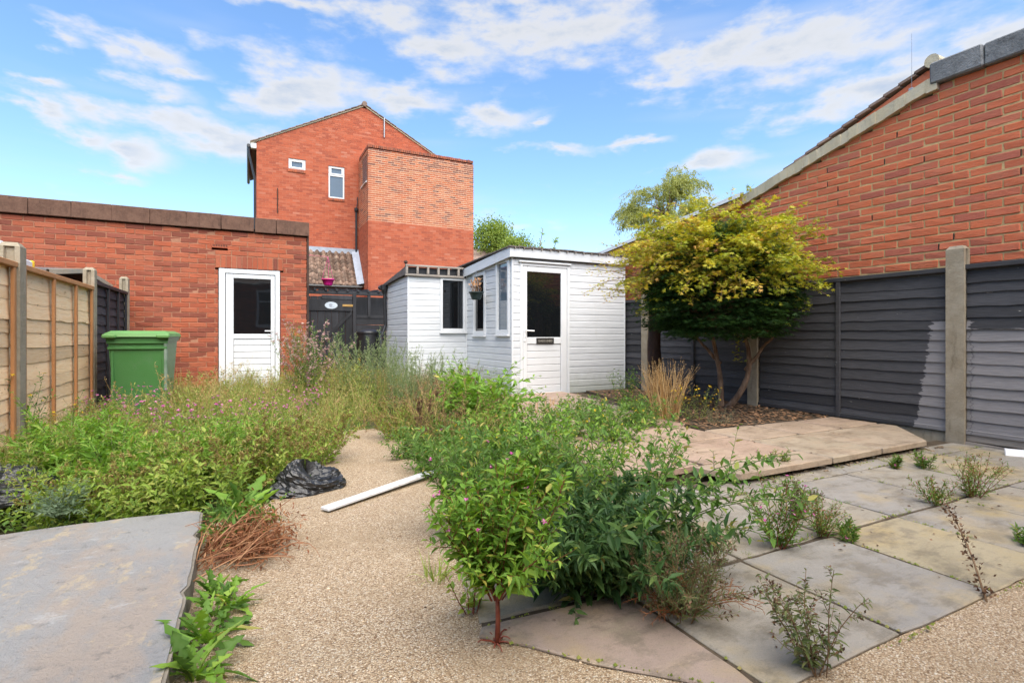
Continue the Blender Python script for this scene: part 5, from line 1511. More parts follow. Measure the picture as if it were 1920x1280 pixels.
patch('tall_grass', 'tall dry yellow-green grass filling the left bed', 'grass', P_grass, [(-1.42, 3.5)] + LB[3:], 240, [MAT['stem_green'], MAT['leaf_olive'], MAT['straw']], .75, 1.15, hb_, 5, avoid=near_bin)
patch('olive_weeds', 'dense olive seeding weeds across the left bed', 'weeds', P_olive, [(-1.42, 3.3), (.1, 3.3)] + LB[3:], 640, [MAT['stem_green'], MAT['leaf_olive'], MAT['seed_brown']], .7, 1.1, hb_, 6, avoid=near_bin)
patch('green_weeds', 'bright green leafy weeds along the front of the left bed', 'weeds', P_green, [(-1.42, 3.02), (-.2, 3.0), (.10, 3.22), (.38, 3.72), (.6, 4.6), (-.1, 5.6), (-1.42, 5.4)], 210, [MAT['stem_green'], MAT['leaf_yellowgreen'], MAT['straw']], .65, 1.05, hb_, 7)
patch('green_weeds', 'leafy green weeds between the gravel path and the terrace', 'weeds', P_green, RB, 130, [MAT['stem_green'], MAT['leaf_mid'], MAT['straw']], .45, 1.0, None, 8)
patch('tall_grass', 'yellowing grass between the path and the white shed', 'grass', P_grass, RB, 130, [MAT['stem_green'], MAT['leaf_olive'], MAT['straw']], .5, .95, None, 9)
patch('low_weeds', 'low creeping weeds on the soil of the beds', 'weeds', P_low, [(-1.42, 2.98), (-.15, 2.96), (.2, 3.2), (.45, 3.7), (.72, 4.65), (.85, 5.2), (1.2, 5.2), (1.2, 4.4), (1.28, 2.5), (1.9, 2.5), (2.4, 6.5), (2.2, 9), (-1.42, 9)], 500, [MAT['stem_green'], MAT['leaf_mid'], MAT['straw']], .7, 1.5, None, 10)

# moss and seedlings in the paving joints and along the path edge
r2 = np.random.default_rng(55); jt = Geo()
lines = [((x, .88), (x, 2.26)) for x in XS[:-1]] + [((.62, 1.5), (5.3, 1.475)), ((.8, 2.08), (5.3, 2.08)), ((1.2, .865), (5.3, .865)), ((.62, 1.45), (1.18, .88)), ((2.6, 2.18), (4.8, 2.19)), ((-.15, 1.2), (-.15, 2.9)), ((1.3, 2.5), (1.26, 4.4)), ((.08, 3.1), (.62, 4.5)), ((3.6, 3.36), (5.3, 3.3)), ((1.9, 2.47), (1.95, 4.0)), ((.62, 1.5), (.9, 2.4))]
for a, b in lines:
    a = np.array(a); b = np.array(b); L_ = np.linalg.norm(b - a)
    for q in range(int(L_ * 9)):
        if math.sin(q * .35 + a[0] * 7) + r2.normal(0, .5) < .55: continue
        p = a + (b - a) * r2.random() + r2.normal(0, .006, 2)
        jt.merge(P_low[int(r2.integers(4))] if r2.random() < .6 else P_tuft[int(r2.integers(3))], Mxy(p[0], p[1], .004, r2.random() * 6.28, r2.uniform(.10, .5) ** 1.2), float(r2.normal(-.1, .2)))
single('joint_weeds', jt, [MAT['stem_green'], MAT['leaf_olive'], MAT['straw']], 'moss and tiny seedlings in the paving joints', 'weeds', kind='stuff')
jm = Geo()
for a, b in lines[:14]:
    a = np.array(a); b = np.array(b); L_ = np.linalg.norm(b - a); n = int(L_ * 90)
    p = a + (b - a) * r2.random((n, 1)) + r2.normal(0, .004, (n, 2)); keep = np.sin(p[:, 0] * 9 + p[:, 1] * 5) + r2.normal(0, .4, n) > .5; p = p[keep]
    for x, y in p:
        s = .002 + .005 * r2.random() ** 2; jm.add([(x - s, y - s, .012), (x + s, y - s * .6, .012), (x + s * .7, y + s, .012), (x - s * .8, y + s * .7, .012), (x, y, .014 + s * .9)], None, [(0, 1, 4), (1, 2, 4), (2, 3, 4), (3, 0, 4)], float(r2.random()))
single('moss', jm, MAT['leaf_olive'], 'moss crumbs lodged in the joints of the stone flags', 'moss', kind='stuff')

# ------------------------------------------------------------------ vegetation: individual plants
def R_(s): return np.random.default_rng(s)


SG, SR, SB, SS = MAT['stem_green'], MAT['stem_red'], MAT['stem_brown'], MAT['stem_straw']
# -- centre group on the patio corner
p = ground_at(932, 1206)
g = herb(R_(1), .44, 20, .66, .02, .068, .023, 30, 'lance', 7, .48, 12, .10, 1.0, .0026, .02, flower=.10, fl_size=.011, tintm=.5, hv=.3, taper=.4)
for _a in g.V: _a[:, 2] += .13
g._f = None
g.tube([(0, 0, -.01), (.004, .002, .07), (.0, .0, .16)], [.009, .0075, .006], 7, .2, 0)
split_plant(g, 'willowherb', 'bright green leafy plant on one thick red stem at the gravel edge', 'weed', p, [SR, MAT['leaf_bright'], MAT['pink_petal']])
gr = Geo()
r3 = R_(3)
for k in range(9):
    a = r3.random() * 6.28; gr.tube(grow(r3, (0, 0, .0), (math.cos(a), math.sin(a), .5 + .5 * r3.random()), .04 + .06 * r3.random(), 5, .4, .7), np.linspace(.0035, .0016, 6), 5, float(r3.random()))
o = single('red_stem_clump', gr, SR, 'curling bare red stems at the foot of the front willowherb', 'weed'); o.location = tuple(p)
p = ground_at(1095, 1095)
g = herb(R_(4), .50, 46, 1.15, .13, .084, .026, 30, 'lance', 7, .44, 11, .08, 1.05, .0034, .18, tintm=.42, hv=.4, taper=.35)
split_plant(g, 'nightshade_bush', 'large dark green bushy weed filling the middle of the patio', 'weed', p, [SG, MAT['leaf_dark'], MAT['straw']])
p = ground_at(1190, 1040)
g = herb(R_(5), .76, 22, 1.0, .09, .066, .028, 20, 'lance', 6, .45, 9, .2, 1.0, .003, .22, tintm=.55, hv=.35)
split_plant(g, 'sprawling_weed', 'lanky weed with long arching leafy shoots behind the dark bush', 'weed', p, [SG, MAT['leaf_mid'], MAT['straw']])
p = ground_at(905, 1010)
g = herb(R_(6), .58, 30, .62, .13, .066, .023, 32, 'lance', 6, .40, 10, .1, .95, .003, .1, flower=.08, fl_size=.012, tintm=.5)
split_plant(g, 'willowherb', 'light green willowherb clump with a few pink flowers left of the dark bush', 'weed', p, [SG, MAT['leaf_mid'], MAT['pink_petal']])
p = ground_at(1040, 960)
g = herb(R_(16), .64, 28, .75, .18, .064, .025, 24, 'lance', 6, .42, 9, .12, 1.0, .003, .12, flower=.05, tintm=.55)
split_plant(g, 'tall_weed', 'tall airy green weed rising at the back of the patio bush', 'weed', p, [SG, MAT['leaf_bright'], MAT['yellow_petal']])
p = ground_at(1275, 1160)
g = herb(R_(7), .34, 26, .85, .05, .036, .0065, 36, 'diamond', 7, .45, 13, .1, .8, .002, .08, spike=.4, spike_n=14, spike_l=.012, tintm=.45)
split_plant(g, 'dry_weed', 'withered grey-green feathery weed in front of the dark bush', 'weed', p, [SB, MAT['leaf_drab'], MAT['dead_brown']])
g = herb(R_(8), .24, 12, 1.7, .02, .03, .004, 12, 'diamond', 4, .5, 7, .3, .9, .0028, .25, tintm=.5)
split_plant(g, 'withered_stems', 'rust red withered stems spreading from the feathery weed', 'weed', p + (.03, .0, 0), [MAT['rust'], MAT['rust'], MAT['rust']])
p = ground_at(815, 1085); split_plant(grass(R_(9), 40, .13, .05, 1.4, .002, .7), 'grass_tuft', 'pale grass tuft at the gravel edge left of the willowherb', 'grass', p, [SG, MAT['leaf_yellowgreen'], MAT['straw']], names=('stem', 'blades', 'seed_heads'))
p = ground_at(885, 1150); split_plant(herb(R_(10), .19, 6, .6, .02, .04, .018, 9, 'lance', 2, .4, 5, .1, 1.1, .002, .1), 'seedling', 'small yellowish seedling left of the red stem', 'weed', p, [SR, MAT['leaf_yellowgreen'], MAT['straw']])

# -- small weeds on the flags
def patio_weed(px, py, h, kind, label, seed, **k):
    p = ground_at(px, py); r = R_(seed)
    if kind == 'green': g = herb(r, h, max(4, int(h * 42)), .55, .03, .045, .011, 22, 'lance', 5, .40, 9, .06, .85, .002, .08, flower=.15, fl_size=.010, **k); m = [SR, MAT['leaf_mid'], MAT['pink_petal']]
    elif kind == 'olive': g = herb(r, h, max(5, int(h * 60)), .65, .03, .036, .008, 20, 'diamond', 5, .42, 9, .06, .85, .0018, .08, spike=.5, spike_n=10, spike_l=.010, **k); m = [SR, MAT['leaf_mid'], MAT['rust']]
    elif kind == 'dead': g = herb(r, h, 10, .55, .025, .038, .011, 22, 'lance', 5, .4, 9, .1, 1.3, .0022, .1, spike=.6, spike_n=14, spike_l=.012, **k); m = [SB, MAT['leaf_drab'], MAT['dead_brown']]
    return split_plant(g, 'patio_weed', label, 'weed', p, m, 'weeds in the patio joints')


patio_weed(1458, 1030, .33, 'green', 'tallest pink flowered weed among the three growing together in the flags', 21)
patio_weed(1538, 1006, .20, 'olive', 'short reddish weed right of the pink flowered patio weed', 22)
patio_weed(1492, 972, .22, 'dead', 'brownish weed behind the pink flowered patio weed', 23)
patio_weed(1532, 1268, .30, 'dead', 'curled withering weed at the front edge of the flags', 24)
patio_weed(1757, 950, .17, 'olive', 'low red stemmed weed in the joint towards the bare post', 25)
patio_weed(1822, 934, .28, 'olive', 'wispy branching weed at the foot of the bare concrete post', 26)
patio_weed(1670, 880, .12, 'green', 'small green weed beside the right end of the terrace edge', 27)
patio_weed(1452, 888, .17, 'green', 'thin upright weed against the front edge of the terrace', 28)
patio_weed(1590, 1015, .10, 'green', 'tiny seedling in the long joint of the flags', 29)
patio_weed(1735, 880, .13, 'green', 'small weed below the pale strip of the fence', 30)
patio_weed(1915, 1025, .09, 'green', 'pale seedling at the right picture edge', 31)
p = ground_at(1850, 1128); r = R_(32); g = Geo(); top = ground_at(1772, 1030) + (0, 0, .10); PP = np.array([p, p * .7 + top * .3 + (0, 0, .07), p * .35 + top * .65 + (0, 0, .10), top + (0, 0, .09)])
g.tube(PP, [.004, .003, .0025, .001], 5); t = r.random(190); q, d = along(PP, t); q = q + r.normal(0, .012, q.shape); q[:, 2] = np.maximum(q[:, 2], .022)
add_leaves(g, q, side_dirs(r, d, 1.0), .016, .009, r.random(190), 'diamond', 1, 1.5, r)
split_plant(g, 'dock_stalk', 'dead brown dock stalk leaning over the flags at the right', 'weed', (0, 0, 0), [SB, MAT['dead_brown'], MAT['dead_brown']], names=('stalk', 'seed_heads', 'x'))

# -- sow-thistle rosettes along the pad edge: every big leaf its own part
def rosette(pos, n, L, label, seed, lean=(.4, 2.2), mat='leaf_bright', wd=.40, grp='sow-thistles along the concrete pad'):
    r = R_(seed); t = thing('sow_thistle', label, 'weed', tuple(float(v) for v in pos), grp)
    for i in range(n):
        g = Geo(); a = i * 2.4 + r.random() * .7; le = r.uniform(*lean) * (.22 if math.cos(a) < -.1 else 1); l = L * r.uniform(.5, 1.2)
        b = np.array(pos) + np.array([math.cos(a), math.sin(a), 0]) * .012 + (0, 0, .008)
        add_leaves(g, [b], [(math.cos(a) * le, math.sin(a) * le, 1)], l, l * wd * r.uniform(.7, 1.1), float(np.clip(r.normal(.45, .25), 0, 1)), 'lobed%d' % int(r.integers(3)), 0, .5, r); part('leaf', g, MAT[mat if r.random() < .6 else 'leaf_mid'], t, smooth=True)
    return t


for i, (x, y, n, L, lb) in enumerate(((-.10, 2.10, 24, .085, 'sow-thistle farthest up the pad edge, below the uprooted heap'), (-.095, 1.96, 24, .095, 'sow-thistle in the middle of the row along the pad edge'), (-.11, 1.80, 26, .105, 'broad leaved sow-thistle near the lower end of the pad edge'), (-.125, 1.62, 26, .11, 'sow-thistle at the bottom edge of the picture beside the pad'), (-.05, 2.0, 12, .085, 'small sow-thistle spreading onto the gravel'))):
    rosette((x, y, 0.0), n, L, lb, 60 + i)

# -- uprooted heap at the pad corner
hp = np.array([-.02, 2.46, 0.0]); t = thing('uprooted_weeds', 'heap of pulled weeds with rusty stems at the pad corner', 'weed heap', tuple(hp))
r = R_(70); g = Geo()
for i in range(150):
    b = hp + (r.normal(-.07, .06), r.normal(-.06, .09), .01 + .07 * r.random()); an = r.normal(.75, .75); ln_ = r.uniform(.10, .27); e = b + np.array([math.cos(an) * ln_, math.sin(an) * ln_, r.normal(.04, .05)])
    m = (b + e) / 2 + (r.normal(.03, .05), r.normal(-.03, .05), r.uniform(.0, .10)); Pq = np.array([(1 - s) ** 2 * b + 2 * s * (1 - s) * m + s * s * e for s in np.linspace(0, 1, 7)]); Pq[:, 2] = np.maximum(Pq[:, 2], .006)
    g.tube(Pq, np.linspace(.0024, .0010, 7) * r.uniform(.5, 1.3), 4, float(r.random()), 0, cap=False)
part('stems', g, MAT['rust'], t, kind='stuff')
g = Geo(); n = 2200; P = hp + np.stack([np.clip(r.normal(.03, .08, n), -.13, .3), np.clip(r.normal(.04, .09, n), -.2, .3), np.abs(r.normal(.05, .045, n)) + .006], 1); add_leaves(g, P, r.normal(0, 1, (n, 3)), .028, .007, r.random(n), 'diamond', 0, 1, r); part('dead_leaves', g, MAT['rust'], t, kind='stuff')
g = Geo(); n = 420; P = hp + np.stack([np.clip(r.normal(-.03, .07, n), -.13, .2), np.clip(r.normal(.14, .07, n), -.1, .3), np.abs(r.normal(.08, .05, n)) + .01], 1); add_leaves(g, P, r.normal(0, 1, (n, 3)) + (0, 0, .4), .04, .014, r.random(n), 'lance', 0, 1, r); part('green_leaves', g, MAT['leaf_mid'], t, kind='stuff')
rosette((-.02, 2.66, .08), 14, .17, 'bright lobed thistle rosette on top of the uprooted heap', 71, (.3, 1.4), 'leaf_bright')

# -- left bed characters
def lp(px, d, z=-.03): return spot(px, d, z)


def plant(kind, px, d, s, label, seed, rot=0.):
    p = lp(px, d); r = R_(seed)
    if kind == 'feather': split_plant(fronds(r, 46, .50, .95, 12, .085, .022, 'diamond', 4, .30, .5), 'feathery_weed', label, 'weed', p, [SG, MAT['leaf_bright'], MAT['straw']], 'feathery green weeds', rot, s)
    elif kind == 'mugwort': split_plant(herb(r, .54, 18, .8, .10, .062, .022, 26, 'lance', 5, .42, 10, .06, .95, .0024, .10, spike=.8, spike_n=90, spike_l=.015, tintm=.4), 'seeding_weed', label, 'weed', p, [SB, MAT['leaf_yellowgreen'], MAT['seed_brown']], 'brown seeding weeds along the pad', rot, s)
    elif kind == 'pink': split_plant(herb(r, .68, 12, .4, .08, .05, .010, 26, 'diamond', 5, .32, 8, .1, .8, .002, .06, flower=.85, fl_size=.020, tintm=.5), 'pink_willowherb', label, 'weed', p, [SG, MAT['leaf_mid'], MAT['pink_petal']], 'pink flowering weeds', rot, s)
    elif kind == 'yellow': split_plant(herb(r, .75, 8, .5, .06, .06, .022, 16, 'lance', 5, .42, 6, .1, 1.0, .0028, .05, flower=.5, fl_size=.020, tintm=.5), 'oxtongue', label, 'weed', p, [SG, MAT['leaf_mid'], MAT['yellow_petal']], 'yellow flowering weeds', rot, s)
    elif kind == 'fleabane': split_plant(herb(r, .98, 22, .28, .22, .060, .010, 50, 'diamond', 7, .24, 10, .08, .7, .003, .02, spike=.8, spike_n=24, spike_l=.013, tintm=.5), 'fleabane', label, 'weed', p, [SG, MAT['leaf_pale'], MAT['leaf_pale']], 'pale tall fleabane', rot, s)
    elif kind == 'hogweed': split_plant(fronds(r, 40, .62, .85, 10, .12, .045, 'lance', 2, .28, .5), 'hogweed', label, 'weed', p, [SG, MAT['leaf_bright'], MAT['straw']], None, rot, s)
    elif kind == 'dock': split_plant(herb(r, .7, 5, .2, .05, .05, .02, 14, 'lance', 5, .3, 6, .05, 1.2, .004, .02, spike=1., spike_n=120, spike_l=.014), 'dead_dock', label, 'weed', p, [SB, MAT['dead_brown'], MAT['dead_brown']], None, rot, s)
    elif kind == 'leafy': split_plant(herb(r, .52, 18, .75, .10, .066, .028, 20, 'lance', 5, .4, 9, .08, 1.0, .0026, .12, flower=.12, fl_size=.014), 'leafy_weed', label, 'weed', p, [SG, MAT['leaf_mid'], MAT['yellow_petal']], 'leafy green weeds by the path', rot, s)


plant('feather', 215, 2.95, 1.1, 'largest feathery bright green plant in front of the larch fence', 80)
plant('feather', 50, 2.9, 1.0, 'feathery green plant at the left picture edge', 81)
plant('feather', 345, 3.0, .95, 'feathery green plant behind the brown seed spikes', 82)
plant('feather', 130, 3.2, 1.2, 'feathery green plant below the first larch batten', 83)
plant('feather', 430, 3.35, 1.05, 'feathery plant nearest the pink flowers in mid bed', 85)
plant('mugwort', 165, 2.68, .62, 'brown spiked weed at the left end of the pad edge', 86)
plant('mugwort', 270, 2.72, .68, 'upright brown spiked weed left of the pad middle', 87)
plant('mugwort', 360, 2.92, .8, 'brown spiked weed above the pad\'s far corner', 88)
plant('mugwort', 450, 3.05, .85, 'leaning seeding weed behind the uprooted heap', 89)
plant('mugwort', 530, 3.3, .9, 'leaning seeding weed left of the black bag', 90)
plant('mugwort', 600, 3.75, .85, 'seeding weed hanging over the gravel path edge', 91)
plant('mugwort', 70, 2.85, .65, 'yellowish seeding weed over the left black bag', 92)
plant('pink', 270, 3.9, .85, 'pink flowered clump in front of the green bin', 93)
plant('pink', 310, 3.7, .75, 'nearest pink flowered clump above the feathery plants', 94)
plant('pink', 480, 4.2, .75, 'pink flowered clump below the garage door', 95)
plant('pink', 535, 4.4, .75, 'pink flowered clump right of the garage door', 96)
plant('pink', 400, 3.6, .8, 'pink flowered clump left of the seeding weeds in mid bed', 150)
plant('pink', 560, 5.2, .8, 'pink flowered clump near the garage corner', 151)
plant('pink', 225, 4.6, .8, 'pink flowered clump at the left foot of the bin', 152)
plant('yellow', 25, 3.9, 1.0, 'yellow flowered plant against the largest concrete post', 97)
plant('yellow', 95, 4.2, .78, 'yellow flowered plant before the larch panel', 98)
plant('fleabane', 740, 6.3, .95, 'pale feathery fleabane stand in front of the shed\'s left wall', 99)
plant('fleabane', 705, 6.9, 1.0, 'taller pale green stand hiding the water butt', 100)
plant('fleabane', 800, 6.0, .85, 'thin pale fleabane below the shed\'s left window', 102)
plant('fleabane', 845, 5.7, .75, 'sparse dry fleabane behind the hogweed', 103)
plant('hogweed', 895, 4.7, 1.28, 'lush green large-leaved plant left of the shed door', 104)
plant('hogweed', 930, 4.25, .85, 'lower lush green plant in front of the shed corner', 105)
plant('dock', 790, 4.25, .72, 'dead dark brown dock stalks beside the path end', 106)
plant('dock', 835, 4.9, .8, 'reddish brown dock stalk behind the hogweed', 107)
plant('leafy', 800, 3.5, .7, 'leafy weed at the far end of the white plank', 108)
plant('leafy', 865, 3.35, .75, 'leafy weed right of the white plank', 109)
plant('leafy', 1010, 4.6, .7, 'leafy weed in front of the shed door', 110)
plant('leafy', 1110, 4.7, .8, 'leafy weed below the shed wall right of the door', 111)
plant('leafy', 1175, 4.9, .8, 'leafy weed left of the dry ornamental grass', 112)
plant('leafy', 760, 3.9, .6, 'leafy weed overhanging the path end', 113)
plant('fleabane', 680, 6.5, 1.12, 'lush pale green stand in front of the black gate', 140)
plant('fleabane', 765, 5.6, .8, 'pale green stand nearest the path end', 141)
plant('leafy', 1060, 4.35, .95, 'leafy weed spreading over the terrace in line with the shed door', 142)
plant('leafy', 1150, 4.2, .95, 'leafy weed spreading over the terrace towards the dry grass', 143)
plant('leafy', 1215, 4.75, .85, 'leafy weed at the left foot of the dry grass', 144)
plant('leafy', 975, 4.1, .95, 'leafy weed between the hogweed and the terrace', 145)
plant('leafy', 1090, 5.3, .8, 'leafy weed close to the bottom of the shed wall', 146)
plant('leafy', 940, 3.3, .95, 'leafy weed behind the pink flowered willowherb clump', 147)
plant('leafy', 1040, 3.2, .9, 'leafy weed at the terrace edge behind the tall airy weed', 148)
plant('mugwort', 745, 4.6, .75, 'seeding weed closing the far end of the gravel path', 149)
# tall pink willowherb bush by the garage corner
p = lp(588, 7.0); split_plant(herb(R_(120), 1.2, 34, .42, .22, .07, .016, 36, 'diamond', 8, .30, 12, .1, .8, .003, .06, flower=.4, fl_size=.028, spike=.5, spike_n=40, spike_l=.024), 'great_willowherb', 'tall fading pink willowherb bush between garage door and gate', 'weed', p, [SG, MAT['leaf_mid'], MAT['pink_pale']])
p = lp(640, 7.2); split_plant(herb(R_(121), .8, 18, .55, .2, .06, .024, 20, 'lance', 6, .36, 8, .1, 1.0, .003, .12, flower=.3, fl_size=.02), 'bramble', 'yellowing bramble below the black gate', 'weed', p, [SB, MAT['leaf_olive'], MAT['yellow_petal']])
# grey-green thistle on the pad
p = spot(112, 2.36, .088); split_plant(fronds(R_(122), 22, .20, 1.1, 8, .04, .012, 'diamond', 3, .35, .4), 'grey_thistle', 'grey-green feathery thistle growing over the left end of the pad', 'weed', p, [SG, MAT['leaf_grey'], MAT['straw']])

# -- bed under the maple
p = spot(1247, 5.25, .06); split_plant(grass(R_(130), 230, .62, .13, .38, .0035, .55, .9), 'ornamental_grass', 'straw coloured dry grass clump in front of the maple', 'grass', p, [SS, MAT['straw'], MAT['straw']], names=('stem', 'blades', 'seed_heads'))
p = spot(1310, 5.2, .06); split_plant(herb(R_(131), .40, 14, .7, .12, .035, .008, 16, 'diamond', 4, .45, 6, .1, .9, .002, .1, flower=.6, fl_size=.016), 'yellow_daisy', 'yellow daisy-like weed between dry grass and maple trunks', 'weed', p, [SG, MAT['leaf_olive'], MAT['yellow_petal']])
p = spot(1345, 4.95, .06); split_plant(herb(R_(132), .20, 18, 1.1, .10, .03, .004, 16, 'diamond', 3, .4, 6, .1, .9, .0016, .1), 'low_shrub', 'low grey-green shrub at the foot of the maple', 'shrub', p, [SB, MAT['leaf_grey'], MAT['straw']])
p = spot(1180, 5.9, .05); split_plant(herb(R_(133), .55, 12, .4, .12, .055, .02, 18, 'lance', 4, .4, 7, .1, 1.0, .0025, .1), 'tall_weed', 'dark green tall weed against the shed\'s right corner', 'weed', p, [SG, MAT['leaf_mid'], MAT['straw']])
p = spot(1020, 5.6, .06); split_plant(grass(R_(134), 70, .22, .10, .9, .002, .5, .7), 'dry_tuft', 'small dry grass tuft at the shed doorstep', 'grass', p, [SS, MAT['straw'], MAT['straw']], names=('stem', 'blades', 'seed_heads'))
r = R_(135); ch = Geo(); n = 0
while n < 2600:
    x, y = r.uniform(3.6, 5.4), r.uniform(3.3, 6.4)
    if not inside((x, y), bp): continue
    n += 1; s = r.uniform(.010, .028); w = s * r.uniform(.35, .7); a = r.random() * 6.28; ca, sa = math.cos(a), math.sin(a); z = .077 + r.random() * .012; tl = r.normal(0, .35)
    q = np.array([(-s, -w, -s * tl), (s, -w * .7, s * tl), (s * .8, w, s * tl), (-s * .9, w * .8, -s * tl)]); V = np.stack([x + q[:, 0] * ca - q[:, 1] * sa, y + q[:, 0] * sa + q[:, 1] * ca, z + q[:, 2] * .5 + .004], 1)
    ch.add(V, [(0, 1, 2, 3)], None, float(r.random()))
single('bark_chips', ch, MAT['chip'], 'loose brown bark chips covering the planting bed', 'bark chips', kind='stuff')

# ------------------------------------------------------------------ Japanese maple
def maple():
    r = R_(200); t = thing('japanese_maple', 'spreading maple with dark green crown and yellow shoot tips by the fence', 'tree', (4.97, 4.36, .07))
    C = np.array([4.55, 4.05, 1.57]); tk = Geo(); ends = []
    for b, m, e in (((4.98, 4.40, .05), (5.03, 4.40, .5), (4.82, 4.42, 1.05)), ((5.01, 4.35, .05), (5.16, 3.98, .42), (4.99, 4.10, 1.0)), ((4.97, 4.39, .58), (4.86, 4.5, .75), (4.66, 4.62, .98)), ((5.07, 4.13, .52), (5.12, 3.98, .72), (5.12, 3.82, .96))):
        b, m, e = map(np.array, (b, m, e)); P = np.array([(1 - s) ** 2 * b + 2 * s * (1 - s) * m + s * s * e for s in np.linspace(0, 1, 10)]) + np.cumsum(r.normal(0, .008, (10, 3)), 0) * (np.linspace(0, 1, 10)[:, None])
        rad = np.linspace(.037, .019, 10) * (1 if b[2] < .1 else .62) * (1 + r.normal(0, .05, 10)); rad[0] *= 1.35 if b[2] < .1 else 1; tk.tube(P, rad, 9, .5); ends.append(P[-1])
    part('trunk', tk, MAT['bark'], t, smooth=True)
    lb = Geo(); sprays = []
    def shell(n, up):
        out = []
        while len(out) < n:
            d = unit(r.normal(0, 1, 3)); 
            if d[2] < -.8: continue
            rad = np.array([.72, .72, .58 if d[2] > 0 else .84]); f = r.uniform(.55, 1.0) ** .5
            p = C + d * rad * f * (1 + .10 * math.sin(d[0] * 5 + d[1] * 4) + .06 * math.sin(d[2] * 9))
            if p[2] < .70: continue
            p[0] = min(p[0], 5.33 if p[2] < 1.55 else 5.45); out.append((p, d, f))
        return out
    pts = shell(560, 0) + [q for q in shell(420, 0) if q[1][2] < -.05]
    for p, d, f in pts:
        if r.random() < .11:
            s = ends[int(r.integers(4))]; m = (s + p) / 2 + (0, 0, .12); P = np.array([(1 - u) ** 2 * s + 2 * u * (1 - u) * m + u * u * p for u in np.linspace(0, 1, 8)]); lb.tube(P, np.linspace(.020, .004, 8), 5, .5)
    part('limbs', lb, MAT['bark'], t, smooth=True)
    cr = Geo()
    def spray(p, d, n, R0, tint, ts, flat=.28, ll=.046):
        """a flat layered spray of leaves"""
        a = r.random(n) * 6.28; q = R0 * np.sqrt(r.random(n)); o = np.stack([np.cos(a) * q, np.sin(a) * q, r.normal(0, flat * R0 * .35, n) - q * .25], 1)
        dd = o * (1, 1, 0) + np.array([d[0], d[1], 0]) * R0 * .8 + r.normal(0, R0 * .3, (n, 3)) * (1, 1, .4); dd[:, 2] -= .25 * R0
        P = p + o
        P[:, 0] = np.minimum(P[:, 0], np.where(P[:, 2] < 1.5, 5.36, 5.50))
        add_leaves(cr, P, dd, ll * r.uniform(.7, 1.25, n), ll * r.uniform(.6, 1.0, n), np.clip(r.normal(tint, ts, n), 0, 1), 'palm', 0, .45, r)
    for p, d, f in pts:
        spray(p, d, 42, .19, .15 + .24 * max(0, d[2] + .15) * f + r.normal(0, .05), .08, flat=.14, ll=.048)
    # young shoots: yellow and orange growth reaching out from the top and the shed side
    sh = Geo()
    for i in range(520):
        d = unit(np.array([r.normal(-.1, .75), r.normal(.0, .8), r.uniform(-.35, 1.0)]))
        if d[2] < .1 and r.random() < .5: continue
        p = C + d * np.array([.62, .62, .50]); ln_ = r.uniform(.22, .72)
        dirv = unit(d * (1, 1, .35) + (0, 0, .10) + r.normal(0, .2, 3)); P = grow(r, p - d * .1, dirv, ln_, 7, .2, .22)
        if P[-1][0] > 5.52: continue
        sh.tube(P, np.linspace(.004, .0012, 8), 4, .5, 0, cap=False)
        n = int(ln_ * 105); q, dd = along(P, r.random(n) ** .8); q = q + r.normal(0, .030, q.shape) * (1, 1, .35)
        orange = d[0] < -.35 and d[2] < .75; tm = r.uniform(.62, .82) if not orange else r.uniform(.68, .92)
        dv = side_dirs(r, dd, .9); dv[:, 2] *= .4
        add_leaves(cr, q, dv, .044 * r.uniform(.6, 1.2, n), .038, np.clip(r.normal(tm, .07, n), 0, 1), 'palm', 0, .5, r)
    for i in range(16):                                # long low shoots towards the shed
        a = np.array([3.95 + r.random() * .4, 4.45 + r.random() * .4, 1.35 + r.random() * .45]); P = grow(r, a, (-.75, .35, r.uniform(-.25, .3)), r.uniform(.35, .7), 7, .15, .16)
        sh.tube(P, np.linspace(.004, .001, 8), 4, .5, 0, cap=False); n = 34; q, dd = along(P, r.random(n)); q = q + r.normal(0, .02, q.shape); add_leaves(cr, q, side_dirs(r, dd, .9) * (1, 1, .4), .036, .030, np.clip(r.normal(.86, .09, n), 0, 1), 'palm', 0, .5, r)
    for i in range(55):                                # scattered young tips over the dark face
        d = unit(np.array([r.normal(-.6, .5), r.normal(-.8, .5), r.uniform(-.5, .6)])); p = C + d * np.array([.86, .86, .72]); spray(p, d, 14, .09, .66, .10, ll=.042)
    part('shoots', sh, MAT['bark'], t, kind='stuff'); part('crown', cr, MAT['maple_leaf'], t, kind='stuff')


maple()
t = thing('dark_trunk', 'thick dark flared trunk left of the maple stems', 'tree', (4.72, 5.18, .07)); g = Geo(); P = np.array([(4.80, 5.16, .04), (4.76, 5.18, .2), (4.70, 5.2, .45), (4.68, 5.2, .75), (4.66, 5.16, 1.1), (4.62, 5.1, 1.5)]); g.tube(P, [.19, .13, .095, .085, .075, .05], 12); part('trunk', g, MAT['bark_d'], t, smooth=True)
r = R_(210); g = Geo()
for i in range(60):
    p = np.array([4.70, 5.0, 1.40]) + r.normal(0, 1, 3) * (.17, .16, .13); n = 26; a = r.random(n) * 6.28; q = .15 * np.sqrt(r.random(n)); P = p + np.stack([np.cos(a) * q, np.sin(a) * q, r.normal(0, .03, n)], 1); P[:, 0] = np.minimum(P[:, 0], 5.3)
    add_leaves(g, P, np.stack([np.cos(a), np.sin(a), np.full(n, -.3)], 1), .045, .035, np.clip(r.normal(.2, .1, n), 0, 1), 'palm', 0, .5, r)
part('crown', g, MAT['maple_leaf'], t, kind='stuff')

